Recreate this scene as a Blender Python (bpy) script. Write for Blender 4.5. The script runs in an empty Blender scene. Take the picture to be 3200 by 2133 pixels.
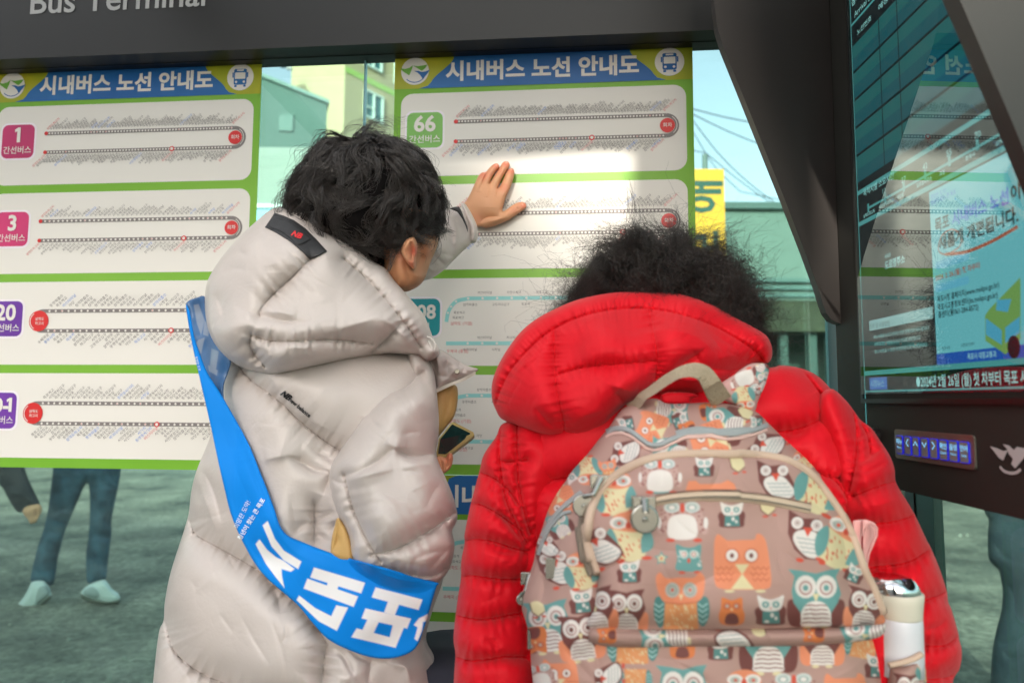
import bpy, math, random
import numpy as np
from mathutils import Vector
random.seed(7)
rng = np.random.default_rng(11)

# ------------------------------------------------------------------ camera, sky, sun, exposure
SC = bpy.context.scene
COL = SC.collection
EYE = 1.35
FPX = 2133.3                      # focal length in pixels of the 3200 px wide picture (24 mm lens)
PITCH = math.radians(4.9)
ROLL = math.radians(0.30)
EXPOSURE = 1.76
cam_d = bpy.data.cameras.new('camera')
cam = bpy.data.objects.new('camera', cam_d)
COL.objects.link(cam)
SC.camera = cam
cam_d.sensor_width = 36.0
cam_d.lens = 24.0
cam_d.clip_start = 0.02
cam_d.clip_end = 2000.0
cam_d.dof.use_dof = True
cam_d.dof.focus_distance = 1.06
cam_d.dof.aperture_fstop = 4.2
fw = Vector((0, math.cos(PITCH), math.sin(PITCH)))
r0 = Vector((1, 0, 0)); u0 = r0.cross(fw)
cr, sr = math.cos(ROLL), math.sin(ROLL)
rt = r0 * cr + u0 * sr             # camera right
up = u0 * cr - r0 * sr
import mathutils
cam.matrix_world = mathutils.Matrix(((rt.x, up.x, -fw.x, 0), (rt.y, up.y, -fw.y, 0), (rt.z, up.z, -fw.z, EYE), (0, 0, 0, 1)))

SUN_EL = math.radians(19.0)
SUN_DIR = Vector((0.30, 1.0, 0)).normalized()      # horizontal travel of the light
world = bpy.data.worlds.new('World'); SC.world = world; world.use_nodes = True
nt = world.node_tree; nt.nodes.clear()
sky = nt.nodes.new('ShaderNodeTexSky'); sky.sky_type = 'NISHITA'; sky.sun_disc = False
sky.sun_elevation = SUN_EL
sky.sun_rotation = math.atan2(-SUN_DIR.x, -SUN_DIR.y)
sky.air_density = 1.0; sky.dust_density = 2.5; sky.ozone_density = 1.0
bg = nt.nodes.new('ShaderNodeBackground'); bg.inputs[1].default_value = 0.12
wo = nt.nodes.new('ShaderNodeOutputWorld')
hs = nt.nodes.new('ShaderNodeHueSaturation'); hs.inputs['Saturation'].default_value = 0.45
nt.links.new(sky.outputs[0], hs.inputs['Color']); nt.links.new(hs.outputs[0], bg.inputs[0]); nt.links.new(bg.outputs[0], wo.inputs[0])
sun_d = bpy.data.lights.new('sun', 'SUN'); sun_d.energy = 2.0; sun_d.angle = math.radians(1.2); sun_d.color = (1.0, 0.93, 0.82)
sun = bpy.data.objects.new('sun', sun_d); COL.objects.link(sun)
ld = Vector((SUN_DIR.x * math.cos(SUN_EL), SUN_DIR.y * math.cos(SUN_EL), -math.sin(SUN_EL)))
sun.rotation_mode = 'QUATERNION'; sun.rotation_quaternion = ld.to_track_quat('-Z', 'Y')
sun.location = (-4, -14, 8)
SC.view_settings.view_transform = 'Standard'
try: SC.view_settings.look = 'None'
except Exception: pass
SC.view_settings.gamma = 1.0; SC.view_settings.use_curve_mapping = False
SC.view_settings.exposure = EXPOSURE

# ------------------------------------------------------------------ small helpers
CX, CY = 1600.0, 1066.5
FW = np.array(fw); RT = np.array(rt); UP = np.array(up)
W = (0, 0, 0.735)                 # reading scales of the picture crops: origin x, origin y, pixels per picture pixel
A_ = (600, 350, 1.96); B_ = (500, 1050, 1.448); C_ = (1400, 650, 1.845); D_ = (1550, 1150, 2.614); E_ = (2100, 1150, 2.614)
G_ = (1550, 1600, 2.941); H_ = (2200, 1600, 2.941); K_ = (2200, 0, 2.351); L_ = (2500, 500, 1.96); R_ = (2600, 1200, 1.68)
S_ = (0, 1400, 2.1386); HD = (1350, 480, 5.226); C1 = (0, 0, 2.139); C2 = (1100, 0, 1.96); C7 = (1250, 1100, 1.5175)
N_ = (1700, 1350, 2.139); Q_ = (2550, 0, 3.62); V_ = (2650, 400, 1.845); F_ = (0, 0, 1.0)

def P(crop, pts):
    a = np.array(pts, float)
    a = a.reshape(-1, 2) / crop[2]
    return a + np.array(crop[:2], float)

def dirs(Q):
    Q = np.asarray(Q, float).reshape(-1, 2)
    d = FW[None] + RT[None] * ((Q[:, 0:1] - CX) / FPX) - UP[None] * ((Q[:, 1:2] - CY) / FPX)
    return d / d[:, 1:2]

def at(Q, Y):
    d = dirs(Q)
    Y = np.asarray(Y, float).reshape(-1, 1) * np.ones((len(d), 1))
    p = d * Y; p[:, 2] += EYE
    return p

def srgb(r, g, b):
    f = lambda c: (c / 255 / 12.92) if c <= 10 else ((c / 255 + 0.055) / 1.055) ** 2.4
    return (f(r), f(g), f(b))

def mk(name, V, F, mat=None, parent=None, smooth=False, cols=None, kind=None):
    """one mesh object out of vertex and face arrays (faces: array of quads / tris or a list of loops)"""
    me = bpy.data.meshes.new(name)
    V = np.asarray(V, np.float32)
    if isinstance(F, np.ndarray):
        n, k = F.shape
        me.vertices.add(len(V)); me.vertices.foreach_set('co', V.ravel())
        me.loops.add(n * k); me.loops.foreach_set('vertex_index', F.astype(np.int32).ravel())
        me.polygons.add(n); me.polygons.foreach_set('loop_start', np.arange(0, n * k, k, dtype=np.int32))
        try: me.polygons.foreach_set('loop_total', np.full(n, k, np.int32))
        except Exception: pass
        me.update(calc_edges=True); me.validate()
    else:
        me.from_pydata([tuple(map(float, v)) for v in V], [], [tuple(int(i) for i in f) for f in F]); me.update()
    if cols is not None and len(me.vertices) == len(cols):
        ca = me.color_attributes.new('print', 'FLOAT_COLOR', 'POINT')
        c4 = np.ones((len(cols), 4), np.float32); c4[:, :3] = cols
        ca.data.foreach_set('color', c4.ravel())
    if smooth:
        me.polygons.foreach_set('use_smooth', np.ones(len(me.polygons), bool))
    if mat: me.materials.append(mat)
    o = bpy.data.objects.new(name, me); COL.objects.link(o)
    if parent:
        o.parent = parent
        o.matrix_parent_inverse = parent.matrix_world.inverted() if False else mathutils.Matrix.Translation(-parent.location)
    if kind: o['kind'] = kind
    return o

def thing(name, label, cat, loc=(0, 0, 0), group=None):
    o = bpy.data.objects.new(name, None); COL.objects.link(o); o.empty_display_size = 0.1
    o.location = loc; o['label'] = label; o['category'] = cat
    if group: o['group'] = group
    return o

def tag(o, label, cat, group=None):
    o['label'] = label; o['category'] = cat
    if group: o['group'] = group
    return o

def struct(o): o['kind'] = 'structure'; return o

def mat(name, col=(0.5, 0.5, 0.5), rough=0.5, spec=0.5, metal=0.0, emit=None, es=1.0, var=0.0, vscale=8.0, bump=0.0, bscale=60.0, attr=False, coat=0.0, sheen=0.0, sss=0.0, col2=None, crinkle=0.0, cscale=16.0):
    m = bpy.data.materials.new(name); m.use_nodes = True
    t = m.node_tree; b = t.nodes['Principled BSDF']
    b.inputs['Base Color'].default_value = (*col, 1)
    b.inputs['Roughness'].default_value = rough
    b.inputs['Specular IOR Level'].default_value = spec
    b.inputs['Metallic'].default_value = metal
    if coat: b.inputs['Coat Weight'].default_value = coat; b.inputs['Coat Roughness'].default_value = 0.05
    if sheen: b.inputs['Sheen Weight'].default_value = sheen; b.inputs['Sheen Roughness'].default_value = 0.4
    if sss:
        b.inputs['Subsurface Weight'].default_value = sss; b.inputs['Subsurface Radius'].default_value = (1.0, 0.35, 0.2); b.inputs['Subsurface Scale'].default_value = 0.006
    if emit: b.inputs['Emission Color'].default_value = (*emit, 1); b.inputs['Emission Strength'].default_value = es
    src = None
    tc = t.nodes.new('ShaderNodeTexCoord')
    if attr:
        a = t.nodes.new('ShaderNodeAttribute'); a.attribute_name = 'print'; src = a.outputs['Color']
        t.links.new(src, b.inputs['Base Color'])
    if var or col2:
        n = t.nodes.new('ShaderNodeTexNoise'); n.inputs['Scale'].default_value = vscale; n.inputs['Detail'].default_value = 6
        t.links.new(tc.outputs['Object'], n.inputs['Vector'])
        if col2:
            r = t.nodes.new('ShaderNodeValToRGB'); r.color_ramp.elements[0].position = 0.35; r.color_ramp.elements[1].position = 0.65
            r.color_ramp.elements[0].color = (*col, 1); r.color_ramp.elements[1].color = (*col2, 1)
            t.links.new(n.outputs['Fac'], r.inputs[0]); t.links.new(r.outputs[0], b.inputs['Base Color'])
        else:
            mp = t.nodes.new('ShaderNodeMapRange'); mp.inputs[1].default_value = 0.3; mp.inputs[2].default_value = 0.7
            mp.inputs[3].default_value = 1 - var; mp.inputs[4].default_value = 1 + var
            t.links.new(n.outputs['Fac'], mp.inputs[0])
            mx = t.nodes.new('ShaderNodeVectorMath'); mx.operation = 'SCALE'
            if src: t.links.new(src, mx.inputs[0])
            else: mx.inputs[0].default_value = col
            t.links.new(mp.outputs[0], mx.inputs['Scale']); t.links.new(mx.outputs[0], b.inputs['Base Color'])
    if bump:
        n2 = t.nodes.new('ShaderNodeTexNoise'); n2.inputs['Scale'].default_value = bscale; n2.inputs['Detail'].default_value = 5
        t.links.new(tc.outputs['Object'], n2.inputs['Vector'])
        bm = t.nodes.new('ShaderNodeBump'); bm.inputs['Strength'].default_value = bump; bm.inputs['Distance'].default_value = 0.01
        t.links.new(n2.outputs['Fac'], bm.inputs['Height']); t.links.new(bm.outputs[0], b.inputs['Normal'])
        if crinkle:
            last = bm
            for (sc_, st_) in ((cscale, crinkle), (cscale * 2.7, crinkle * .55)):
                n3 = t.nodes.new('ShaderNodeTexNoise'); n3.inputs['Scale'].default_value = sc_; n3.inputs['Detail'].default_value = 2; n3.inputs['Distortion'].default_value = 1.6
                t.links.new(tc.outputs['Object'], n3.inputs['Vector'])
                a1 = t.nodes.new('ShaderNodeMath'); a1.operation = 'SUBTRACT'; a1.inputs[1].default_value = .5; a2 = t.nodes.new('ShaderNodeMath'); a2.operation = 'ABSOLUTE'; a3 = t.nodes.new('ShaderNodeMath'); a3.operation = 'POWER'; a3.inputs[1].default_value = .55
                t.links.new(n3.outputs['Fac'], a1.inputs[0]); t.links.new(a1.outputs[0], a2.inputs[0]); t.links.new(a2.outputs[0], a3.inputs[0])
                b3 = t.nodes.new('ShaderNodeBump'); b3.inputs['Strength'].default_value = st_; b3.inputs['Distance'].default_value = 0.012
                t.links.new(a3.outputs[0], b3.inputs['Height']); t.links.new(last.outputs[0], b3.inputs['Normal']); last = b3
            t.links.new(last.outputs[0], b.inputs['Normal'])
    return m

def box(lo, hi):
    x0, y0, z0 = lo; x1, y1, z1 = hi
    V = np.array([(x0, y0, z0), (x1, y0, z0), (x1, y1, z0), (x0, y1, z0), (x0, y0, z1), (x1, y0, z1), (x1, y1, z1), (x0, y1, z1)], float)
    F = [(0, 3, 2, 1), (4, 5, 6, 7), (0, 1, 5, 4), (1, 2, 6, 5), (2, 3, 7, 6), (3, 0, 4, 7)]
    return V, F

def merge(parts):
    V = []; F = []; n = 0
    for v, f in parts:
        V.append(np.asarray(v, float)); F += [tuple(int(i) + n for i in q) for q in f]; n += len(v)
    return np.vstack(V), F

def prism(pts3, off):
    """solid between a 3-D outline and its copy moved by off"""
    a = np.asarray(pts3, float); b = a + np.asarray(off, float); n = len(a)
    F = [tuple(range(n)), tuple(range(2 * n - 1, n - 1, -1))] + [(i, i + n, (i + 1) % n + n, (i + 1) % n) for i in range(n)]
    return np.vstack([a, b]), F

def loft(path, radii, seg=16, flat=1.0, cap=True):
    """tube of circular / oval rings along a path"""
    path = np.asarray(path, float); n = len(path); rad = np.asarray(radii, float)
    if rad.ndim == 1: rad = np.stack([rad, rad * flat], 1)
    T = np.gradient(path, axis=0); T /= np.linalg.norm(T, axis=1)[:, None] + 1e-9
    ref = np.eye(3)[int(np.argmin(np.abs(T).max(0)))]
    V = []
    for i in range(n):
        s = ref - T[i] * ref.dot(T[i]); s /= np.linalg.norm(s); q = np.cross(T[i], s)
        a = np.linspace(0, 2 * np.pi, seg, endpoint=False)
        V.append(path[i] + np.cos(a)[:, None] * s * rad[i, 0] + np.sin(a)[:, None] * q * rad[i, 1])
    V = np.vstack(V); F = []
    for i in range(n - 1):
        for j in range(seg):
            F.append((i * seg + j, i * seg + (j + 1) % seg, (i + 1) * seg + (j + 1) % seg, (i + 1) * seg + j))
    if cap:
        F.append(tuple(range(seg - 1, -1, -1))); F.append(tuple((n - 1) * seg + j for j in range(seg)))
    return V, F

def spline(pts, n=8, closed=False):
    p = np.asarray(pts, float)
    if len(p) < 3 and not closed:
        t = np.linspace(0, 1, n * 2)[:, None]; return p[0] * (1 - t) + p[-1] * t
    q = np.vstack([p[-1], p, p[0], p[1]]) if closed else np.vstack([2 * p[0] - p[1], p, 2 * p[-1] - p[-2]])
    out = []
    m = len(p) if closed else len(p) - 1
    t = np.linspace(0, 1, n, endpoint=False)[:, None]
    for i in range(m):
        a, b, c, d = q[i], q[i + 1], q[i + 2], q[i + 3]
        out.append(0.5 * (2 * b + (c - a) * t + (2 * a - 5 * b + 4 * c - d) * t ** 2 + (3 * b - a - 3 * c + d) * t ** 3))
    out = np.vstack(out)
    return out if closed else np.vstack([out, p[-1:]])

def pdist(Q, pts, closed=False):
    """distance to a polyline, arc length at the foot, side, foot point"""
    a = pts if closed else pts[:-1]
    b = np.roll(pts, -1, 0) if closed else pts[1:]
    ab = b - a; L2 = (ab ** 2).sum(1) + 1e-12; L = np.sqrt(L2); cum = np.concatenate([[0], np.cumsum(L)[:-1]])
    D = np.empty(len(Q)); S = np.empty(len(Q)); SG = np.empty(len(Q)); FT = np.empty((len(Q), 2))
    for i in range(0, len(Q), 16000):
        q = Q[i:i + 16000]
        w = q[:, None, :] - a[None]
        t = np.clip((w * ab[None]).sum(2) / L2[None], 0, 1)
        e = w - t[..., None] * ab[None]
        d2 = (e ** 2).sum(2); k = d2.argmin(1); r = np.arange(len(q))
        D[i:i + 16000] = np.sqrt(d2[r, k]); S[i:i + 16000] = cum[k] + t[r, k] * L[k]
        SG[i:i + 16000] = np.sign(ab[k, 0] * w[r, k, 1] - ab[k, 1] * w[r, k, 0])
        FT[i:i + 16000] = a[k] + t[r, k][:, None] * ab[k]
    return D, S, SG, FT, L.sum()

def inside(Q, poly):
    x, y = Q[:, 0], Q[:, 1]; r = np.zeros(len(Q), bool)
    a = poly; b = np.roll(poly, -1, 0)
    for (x0, y0), (x1, y1) in zip(a, b):
        if y0 == y1: continue
        c = ((y0 > y) != (y1 > y)) & (x < (x1 - x0) * (y - y0) / (y1 - y0) + x0)
        r ^= c
    return r

def blur2(a, sg):
    h, w = a.shape; p = int(3 * sg) + 1
    b = np.pad(a, p, mode='edge')
    fy = np.fft.fftfreq(b.shape[0])[:, None]; fx = np.fft.rfftfreq(b.shape[1])[None]
    g = np.exp(-2 * (np.pi * sg) ** 2 * (fx ** 2 + fy ** 2))
    return np.fft.irfft2(np.fft.rfft2(b) * g, s=b.shape)[p:p + h, p:p + w]

def noise1(s, lam, seed):
    r = np.random.default_rng(seed); v = 0
    for k in range(4):
        v = v + np.sin(s * (2 * np.pi / (lam * r.uniform(0.6, 1.7))) + r.uniform(0, 6.28)) * r.uniform(0.4, 1)
    return v / 2.0

def noise2(shape, lam, seed):
    r = np.random.default_rng(seed)
    n = blur2(r.standard_normal(shape), max(lam, 0.8)); return n / (n.std() + 1e-9)

def rbf(ctrl):
    c = np.array(ctrl, float)
    def f(Q):
        Q = np.asarray(Q, float).reshape(-1, 2)
        d2 = ((Q[:, None, :] - c[None, :, :2]) ** 2).sum(2) + 900.0
        w = 1 / d2 ** 1.5
        return (w * c[None, :, 2]).sum(1) / w.sum(1)
    return f

class Sheet: pass

def inflate(outline, Y, T, R, back=None, step=4, seams=(), A=0.0, Rq=40, puck=0.0, plam=14, pw=14, folds=(), wr=(), lump=0.0, llam=30, sm=True, seed=1, paint=None, n=6, grain=0.0):
    """A padded body: closed, rounded front and back over an outline, with stitched seams, folds and puckers.
    Distances across the outline are in picture pixels of the 3200 px frame, thicknesses and depths in metres."""
    if back is None: back = T
    ol = spline(outline, n, True) if sm else np.asarray(outline, float)
    x0, y0 = ol.min(0) - step; x1, y1 = ol.max(0) + step
    nx = int((x1 - x0) / step) + 2; ny = int((y1 - y0) / step) + 2
    gx = x0 + np.arange(nx) * step; gy = y0 + np.arange(ny) * step
    X, Yg = np.meshgrid(gx, gy); Q = np.stack([X.ravel(), Yg.ravel()], 1)
    ins = inside(Q, ol)
    db, _, _, ft, _ = pdist(Q, ol, True)
    dbi = np.where(ins, db, 0)
    t = np.clip(dbi / R, 0, 1); pr = np.sqrt(1 - (1 - t) ** 2)
    prb = blur2(pr.reshape(ny, nx), R * 0.22 / step).ravel()
    w = np.exp(-(dbi / (0.4 * R)) ** 2)
    pr = w * pr + (1 - w) * prb
    rim = np.clip(dbi / 10.0, 0, 1) ** 0.5
    h = T * pr
    if seams:
        dq = np.full(len(Q), 1e9); sq = np.zeros(len(Q))
        for i, s_ in enumerate(seams):
            sp = spline(s_, 5)
            d, s, _, _, _ = pdist(Q, sp)
            m = d < dq; dq = np.where(m, d, dq); sq = np.where(m, s + 977.0 * i, sq)
        tq = np.clip(dq / Rq, 0, 1); q = np.sqrt(1 - (1 - tq) ** 2)
        qb = blur2(q.reshape(ny, nx), 8 / step).ravel(); w = np.exp(-(dq / 12) ** 2)
        q = w * q + (1 - w) * qb
        h = h + A * (q - 0.6) * rim
        if puck:
            h = h + puck * np.exp(-dq / pw) * noise1(sq, plam, seed) * rim * np.clip(dq / 3, 0.3, 1)
            h = h + 0.5 * puck * np.exp(-dq / (pw * 2.6)) * noise1(sq, plam * 2.1, seed + 5) * rim
    allf = list(folds)
    rr = np.random.default_rng(seed + 100)
    for (cnt, ang, sd, l0, l1, amp) in wr:
        for _ in range(int(cnt * 2.2)):
            k = rr.choice(np.flatnonzero(ins)); c = Q[k]; a = math.radians(ang + rr.normal() * sd); l = rr.uniform(l0, l1)
            dv = np.array([math.cos(a), math.sin(a)]) * l / 2; nv = np.array([-dv[1], dv[0]]) * rr.uniform(-.3, .3)
            allf.append((np.array([c - dv, c + nv, c + dv]), rr.uniform(2.5, 8), amp * rr.uniform(-1, 0.6)))
    for f in allf:
        sp = spline(f[0], 5); wd, am = f[1], f[2]
        lo = sp.min(0) - wd * 6; hi = sp.max(0) + wd * 6
        m = np.flatnonzero((Q[:, 0] > lo[0]) & (Q[:, 0] < hi[0]) & (Q[:, 1] > lo[1]) & (Q[:, 1] < hi[1]) & ins)
        if not len(m): continue
        d, s, sg, _, L = pdist(Q[m], sp)
        tp = np.sin(np.pi * np.clip(s / L, 0.02, 0.98)) ** 0.7
        ww = np.where(sg > 0, wd, wd * 2.2)
        h[m] += am * np.exp(-np.sqrt(d ** 2 + 2.0) / ww) * tp * rim[m]
    if lump: h = h + lump * noise2((ny, nx), llam / step, seed + 9).ravel() * rim
    if grain: h = h + grain * noise2((ny, nx), 1.0, seed + 19).ravel() * rim
    h = np.where(ins, h, 0)
    # cells touching the inside
    idx = np.arange(nx * ny).reshape(ny, nx); I = ins.reshape(ny, nx)
    cell = I[:-1, :-1] | I[1:, :-1] | I[:-1, 1:] | I[1:, 1:]
    c00 = idx[:-1, :-1][cell]; c10 = idx[:-1, 1:][cell]; c11 = idx[1:, 1:][cell]; c01 = idx[1:, :-1][cell]
    quads = np.stack([c00, c01, c11, c10], 1)
    used = np.unique(quads)
    Qs = np.where(ins[:, None], Q, ft)
    Yq = Y(Qs[used]) if callable(Y) else np.full(len(used), float(Y))
    remap = -np.ones(nx * ny, int); remap[used] = np.arange(len(used))
    front = at(Qs[used], Yq - h[used])
    hb = back * pr[used] * ins[used]
    inn = ins[used]
    bidx = np.where(inn, np.cumsum(inn) - 1 + len(used), np.arange(len(used)))
    backv = at(Qs[used], Yq + hb)[inn]
    V = np.vstack([front, backv])
    qf = remap[quads]; qb_ = bidx[qf][:, ::-1]
    F = np.vstack([qf, qb_])
    S = Sheet(); S.V = V; S.F = F
    S.cols = None
    if paint is not None:
        c = paint(Qs[used]); S.cols = np.vstack([c, c[inn]])
    dep = np.full(nx * ny, np.nan)
    full = (Y(Q) if callable(Y) else np.full(len(Q), float(Y))) - h
    S.grid = full.reshape(ny, nx); S.x0, S.y0, S.step = gx[0], gy[0], step
    def surf(q):
        q = np.asarray(q, float).reshape(-1, 2)
        fx = np.clip((q[:, 0] - S.x0) / step, 0, nx - 1.001); fy = np.clip((q[:, 1] - S.y0) / step, 0, ny - 1.001)
        ix = fx.astype(int); iy = fy.astype(int); a = fx - ix; b = fy - iy; g = S.grid
        return g[iy, ix] * (1 - a) * (1 - b) + g[iy, ix + 1] * a * (1 - b) + g[iy + 1, ix] * (1 - a) * b + g[iy + 1, ix + 1] * a * b
    S.surf = surf
    return S

def joinS(lst):
    V = []; F = []; C = []; n = 0; has = any(s.cols is not None for s in lst)
    for s in lst:
        V.append(s.V); F.append(s.F + n); n += len(s.V)
        if has: C.append(s.cols if s.cols is not None else np.full((len(s.V), 3), 0.5))
    return np.vstack(V), np.vstack(F), (np.vstack(C) if has else None)

def put(name, S, m, parent=None, smooth=True):
    if isinstance(S, list): V, F, C = joinS(S)
    else: V, F, C = S.V, S.F, S.cols
    return mk(name, V, F, m, parent, smooth, C)

def tubes(paths, r0_, r1_, sides=3, jitter=None):
    """many thin tapered strands: paths (n, k, 3)"""
    n, k, _ = paths.shape
    T = np.gradient(paths, axis=1); T /= np.linalg.norm(T, axis=2, keepdims=True) + 1e-9
    ref = np.array([0.31, 0.9, 0.3]); s = np.cross(T, ref); s /= np.linalg.norm(s, axis=2, keepdims=True) + 1e-9
    q = np.cross(T, s)
    rad = np.linspace(r0_, r1_, k)[None, :, None]
    V = []
    for j in range(sides):
        a = 2 * np.pi * j / sides
        V.append(paths + (np.cos(a) * s + np.sin(a) * q) * rad)
    V = np.stack(V, 2)                                 # n,k,sides,3
    base = np.arange(n)[:, None] * (k * sides) + np.arange(k - 1)[None] * sides
    F = []
    for j in range(sides):
        a = base + j; b = base + (j + 1) % sides
        F.append(np.stack([a, b, b + sides, a + sides], 2))
    F = np.stack(F, 2).reshape(-1, 4)
    return V.reshape(-1, 3), F

# ------------------------------------------------------------------ flat print: shapes and lettering on a plane
class Frame:
    def __init__(s, O, U, Vd, N): s.O, s.U, s.V, s.N = [np.array(a, float) for a in (O, U, Vd, N)]
    def p(s, uv, off=0.0):
        uv = np.asarray(uv, float).reshape(-1, 2)
        return s.O + uv[:, :1] * s.U + uv[:, 1:] * s.V + s.N * off

class Flat:
    """collects flat shapes of one colour lying on a frame"""
    def __init__(s, fr, off): s.fr, s.off, s.v, s.f, s.n = fr, off, [], [], 0
    def poly(s, uv):
        p = s.fr.p(uv, s.off); s.v.append(p); s.f.append(tuple(range(s.n, s.n + len(p)))); s.n += len(p)
    def rect(s, u0, v0, u1, v1): s.poly([(u0, v0), (u0, v1), (u1, v1), (u1, v0)])
    def rrect(s, u0, v0, u1, v1, r, n=6):
        pts = []
        for cx, cy, a0 in ((u1 - r, v0 + r, -90), (u1 - r, v1 - r, 0), (u0 + r, v1 - r, 90), (u0 + r, v0 + r, 180)):
            for k in range(n + 1):
                a = math.radians(a0 + 90 * k / n); pts.append((cx + r * math.cos(a), cy + r * math.sin(a)))
        s.poly(pts[::-1])
    def disc(s, u, v, r, n=24, ry=None):
        a = -np.linspace(0, 2 * np.pi, n, endpoint=False); s.poly(np.stack([u + r * np.cos(a), v + (ry or r) * np.sin(a)], 1))
    def line(s, pts, w):
        pts = np.asarray(pts, float)
        T = np.gradient(pts, axis=0); T /= np.linalg.norm(T, axis=1)[:, None] + 1e-12
        Nn = np.stack([-T[:, 1], T[:, 0]], 1) * w / 2
        a = pts + Nn; b = pts - Nn
        for i in range(len(pts) - 1): s.poly([a[i], a[i + 1], b[i + 1], b[i]][::-1])
    def arc(s, u, v, r, a0, a1, w, n=16):
        a = np.radians(np.linspace(a0, a1, n)); s.line(np.stack([u + r * np.cos(a), v + r * np.sin(a)], 1), w)
    def text(s, txt, u, v, size, bold=0.0, align='l', rot=0.0, res=2, sx=1.0):
        """baseline start (u, v); rot in degrees, counter-clockwise as read"""
        tv, tf, w = glyphs(txt, bold, res)
        if len(tv) == 0: return
        x = tv[:, 0] * size * sx; y = tv[:, 1] * size
        if align == 'c': x = x - w * size * sx / 2
        if align == 'r': x = x - w * size * sx
        a = math.radians(rot); c, n_ = math.cos(a), math.sin(a)
        uu = u + x * c - y * n_; vv = v - (x * n_ + y * c)
        p = s.fr.p(np.stack([uu, vv], 1), s.off); s.v.append(p); s.f += [tuple(i + s.n for i in f) for f in tf]; s.n += len(p)
    def build(s, name, m, parent=None):
        if not s.v: return None
        return mk(name, np.vstack(s.v), s.f, m, parent)

_G = {}
def preload(items):
    """outlines of many strings in one evaluation"""
    todo = [k for k in dict.fromkeys(items) if k not in _G]; obs = []
    for (txt, bold, res) in todo:
        cu = bpy.data.curves.new('t', 'FONT'); cu.body = txt; cu.size = 1.0; cu.resolution_u = res; cu.offset = bold
        ob = bpy.data.objects.new('t', cu); COL.objects.link(ob); obs.append(ob)
    dg = bpy.context.evaluated_depsgraph_get(); dg.update()
    for k, ob in zip(todo, obs):
        me = ob.evaluated_get(dg).to_mesh()
        v = np.zeros(len(me.vertices) * 3); me.vertices.foreach_get('co', v); v = v.reshape(-1, 3)[:, :2]
        f = [tuple(p.vertices) for p in me.polygons]
        _G[k] = (v, f, (v[:, 0].max() if len(v) else 0.0))
    for ob in obs:
        cu = ob.data; bpy.data.objects.remove(ob); bpy.data.curves.remove(cu)

def glyphs(txt, bold, res):
    k = (txt, bold, res)
    if k not in _G: preload([k])
    return _G[k]
# ------------------------------------------------------------------ planes of the place
WM = 0.088; WY = 1.318
wn = math.hypot(1, WM)
WU = np.array([1, -WM, 0]) / wn; WN = np.array([-WM, -1, 0]) / wn; DN = np.array([0, 0, -1.0])
W0 = np.array([0, WY, EYE])
def wallpt(x, y, off=0.0):
    """point of the glass wall plane (moved off metres towards the street side) seen at a picture point given at 2352 px width"""
    d = dirs(P(W, [(x, y)]))[0]; o = W0 + WN * off
    t = ((o - np.array([0, 0, EYE])) @ WN) / (d @ WN); return np.array([0, 0, EYE]) + d * t
def wallco(p): return (p - W0) @ WU, p[2]
def wallxyz(s, z, off=0.0): q = W0 + WU * s + WN * off; return np.array([q[0], q[1], z])
def wallbox(s0, s1, z0, z1, o0, o1):
    V = [wallxyz(s, z, o) for o in (o0, o1) for (s, z) in ((s0, z0), (s1, z0), (s1, z1), (s0, z1))]
    F = [(0, 3, 2, 1), (4, 5, 6, 7), (0, 1, 5, 4), (1, 2, 6, 5), (2, 3, 7, 6), (3, 0, 4, 7)]
    return np.array(V), F
KY1 = 1.004; KS = 0.0217; KX = 0.457
kn = math.hypot(1, KS)
KU = np.array([-KS, -1, 0]) / kn           # along the kiosk face towards the street
KN = np.array([-1, KS, 0]) / kn            # out of the kiosk face, to the left
K0 = np.array([KX, 0, EYE])
def kpt(q, off=0.0):
    d = dirs(np.asarray(q, float).reshape(-1, 2)); o = K0 + KN * off; c = np.array([0, 0, EYE])
    t = ((o - c) @ KN) / (d @ KN); return c + d * t[:, None]
def kxyz(Y, z, off=0.0):
    return np.array([KX + KS * Y, Y, z]) + KN * off
def kuv(q):
    """(distance along the face from Y = KY1, drop below eye + 1 m) of a picture point"""
    p = kpt(q); return np.stack([(p - kxyz(KY1, 0)) @ KU, (EYE + 1.0) - p[:, 2]], 1)
KF = Frame(np.array([kxyz(KY1, 0)[0], kxyz(KY1, 0)[1], EYE + 1.0]), KU, DN, KN)

# ------------------------------------------------------------------ materials
m_white = mat('poster_white', srgb(222, 219, 212), 0.5, 0.3)
m_green = mat('poster_green', srgb(112, 170, 44), 0.42, 0.4, col2=srgb(124, 178, 58), vscale=2.2)
m_gold = mat('poster_gold', srgb(182, 172, 28), 0.42, 0.4, col2=srgb(132, 160, 40), vscale=5)
m_blue = mat('poster_blue', srgb(24, 92, 158), 0.42, 0.4, col2=srgb(38, 106, 168), vscale=4)
m_grey = mat('print_grey', srgb(128, 122, 120), 0.45, 0.3)
m_txt = mat('print_text', srgb(104, 100, 100), 0.45, 0.3)
m_tblue = mat('print_blue', srgb(84, 130, 205), 0.35)
m_tred = mat('print_red', srgb(206, 92, 92), 0.35)
m_red = mat('print_strong_red', srgb(206, 44, 44), 0.35)
m_pink = mat('print_pink', srgb(206, 50, 112), 0.35, col2=srgb(178, 48, 98), vscale=6)
m_purple = mat('print_purple', srgb(126, 66, 176), 0.35, col2=srgb(102, 50, 152), vscale=6)
m_badgeg = mat('print_badge_green', srgb(118, 178, 84), 0.35)
m_teal = mat('print_teal', srgb(30, 142, 150), 0.35)
m_lteal = mat('print_light_teal', srgb(142, 208, 206), 0.35)
m_logog = mat('print_logo_green', srgb(104, 168, 56), 0.35)
m_dark = mat('dark_metal', srgb(30, 29, 26), 0.42, 0.5, metal=0.0, bump=0.03, bscale=900, var=0.05, vscale=3)
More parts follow.
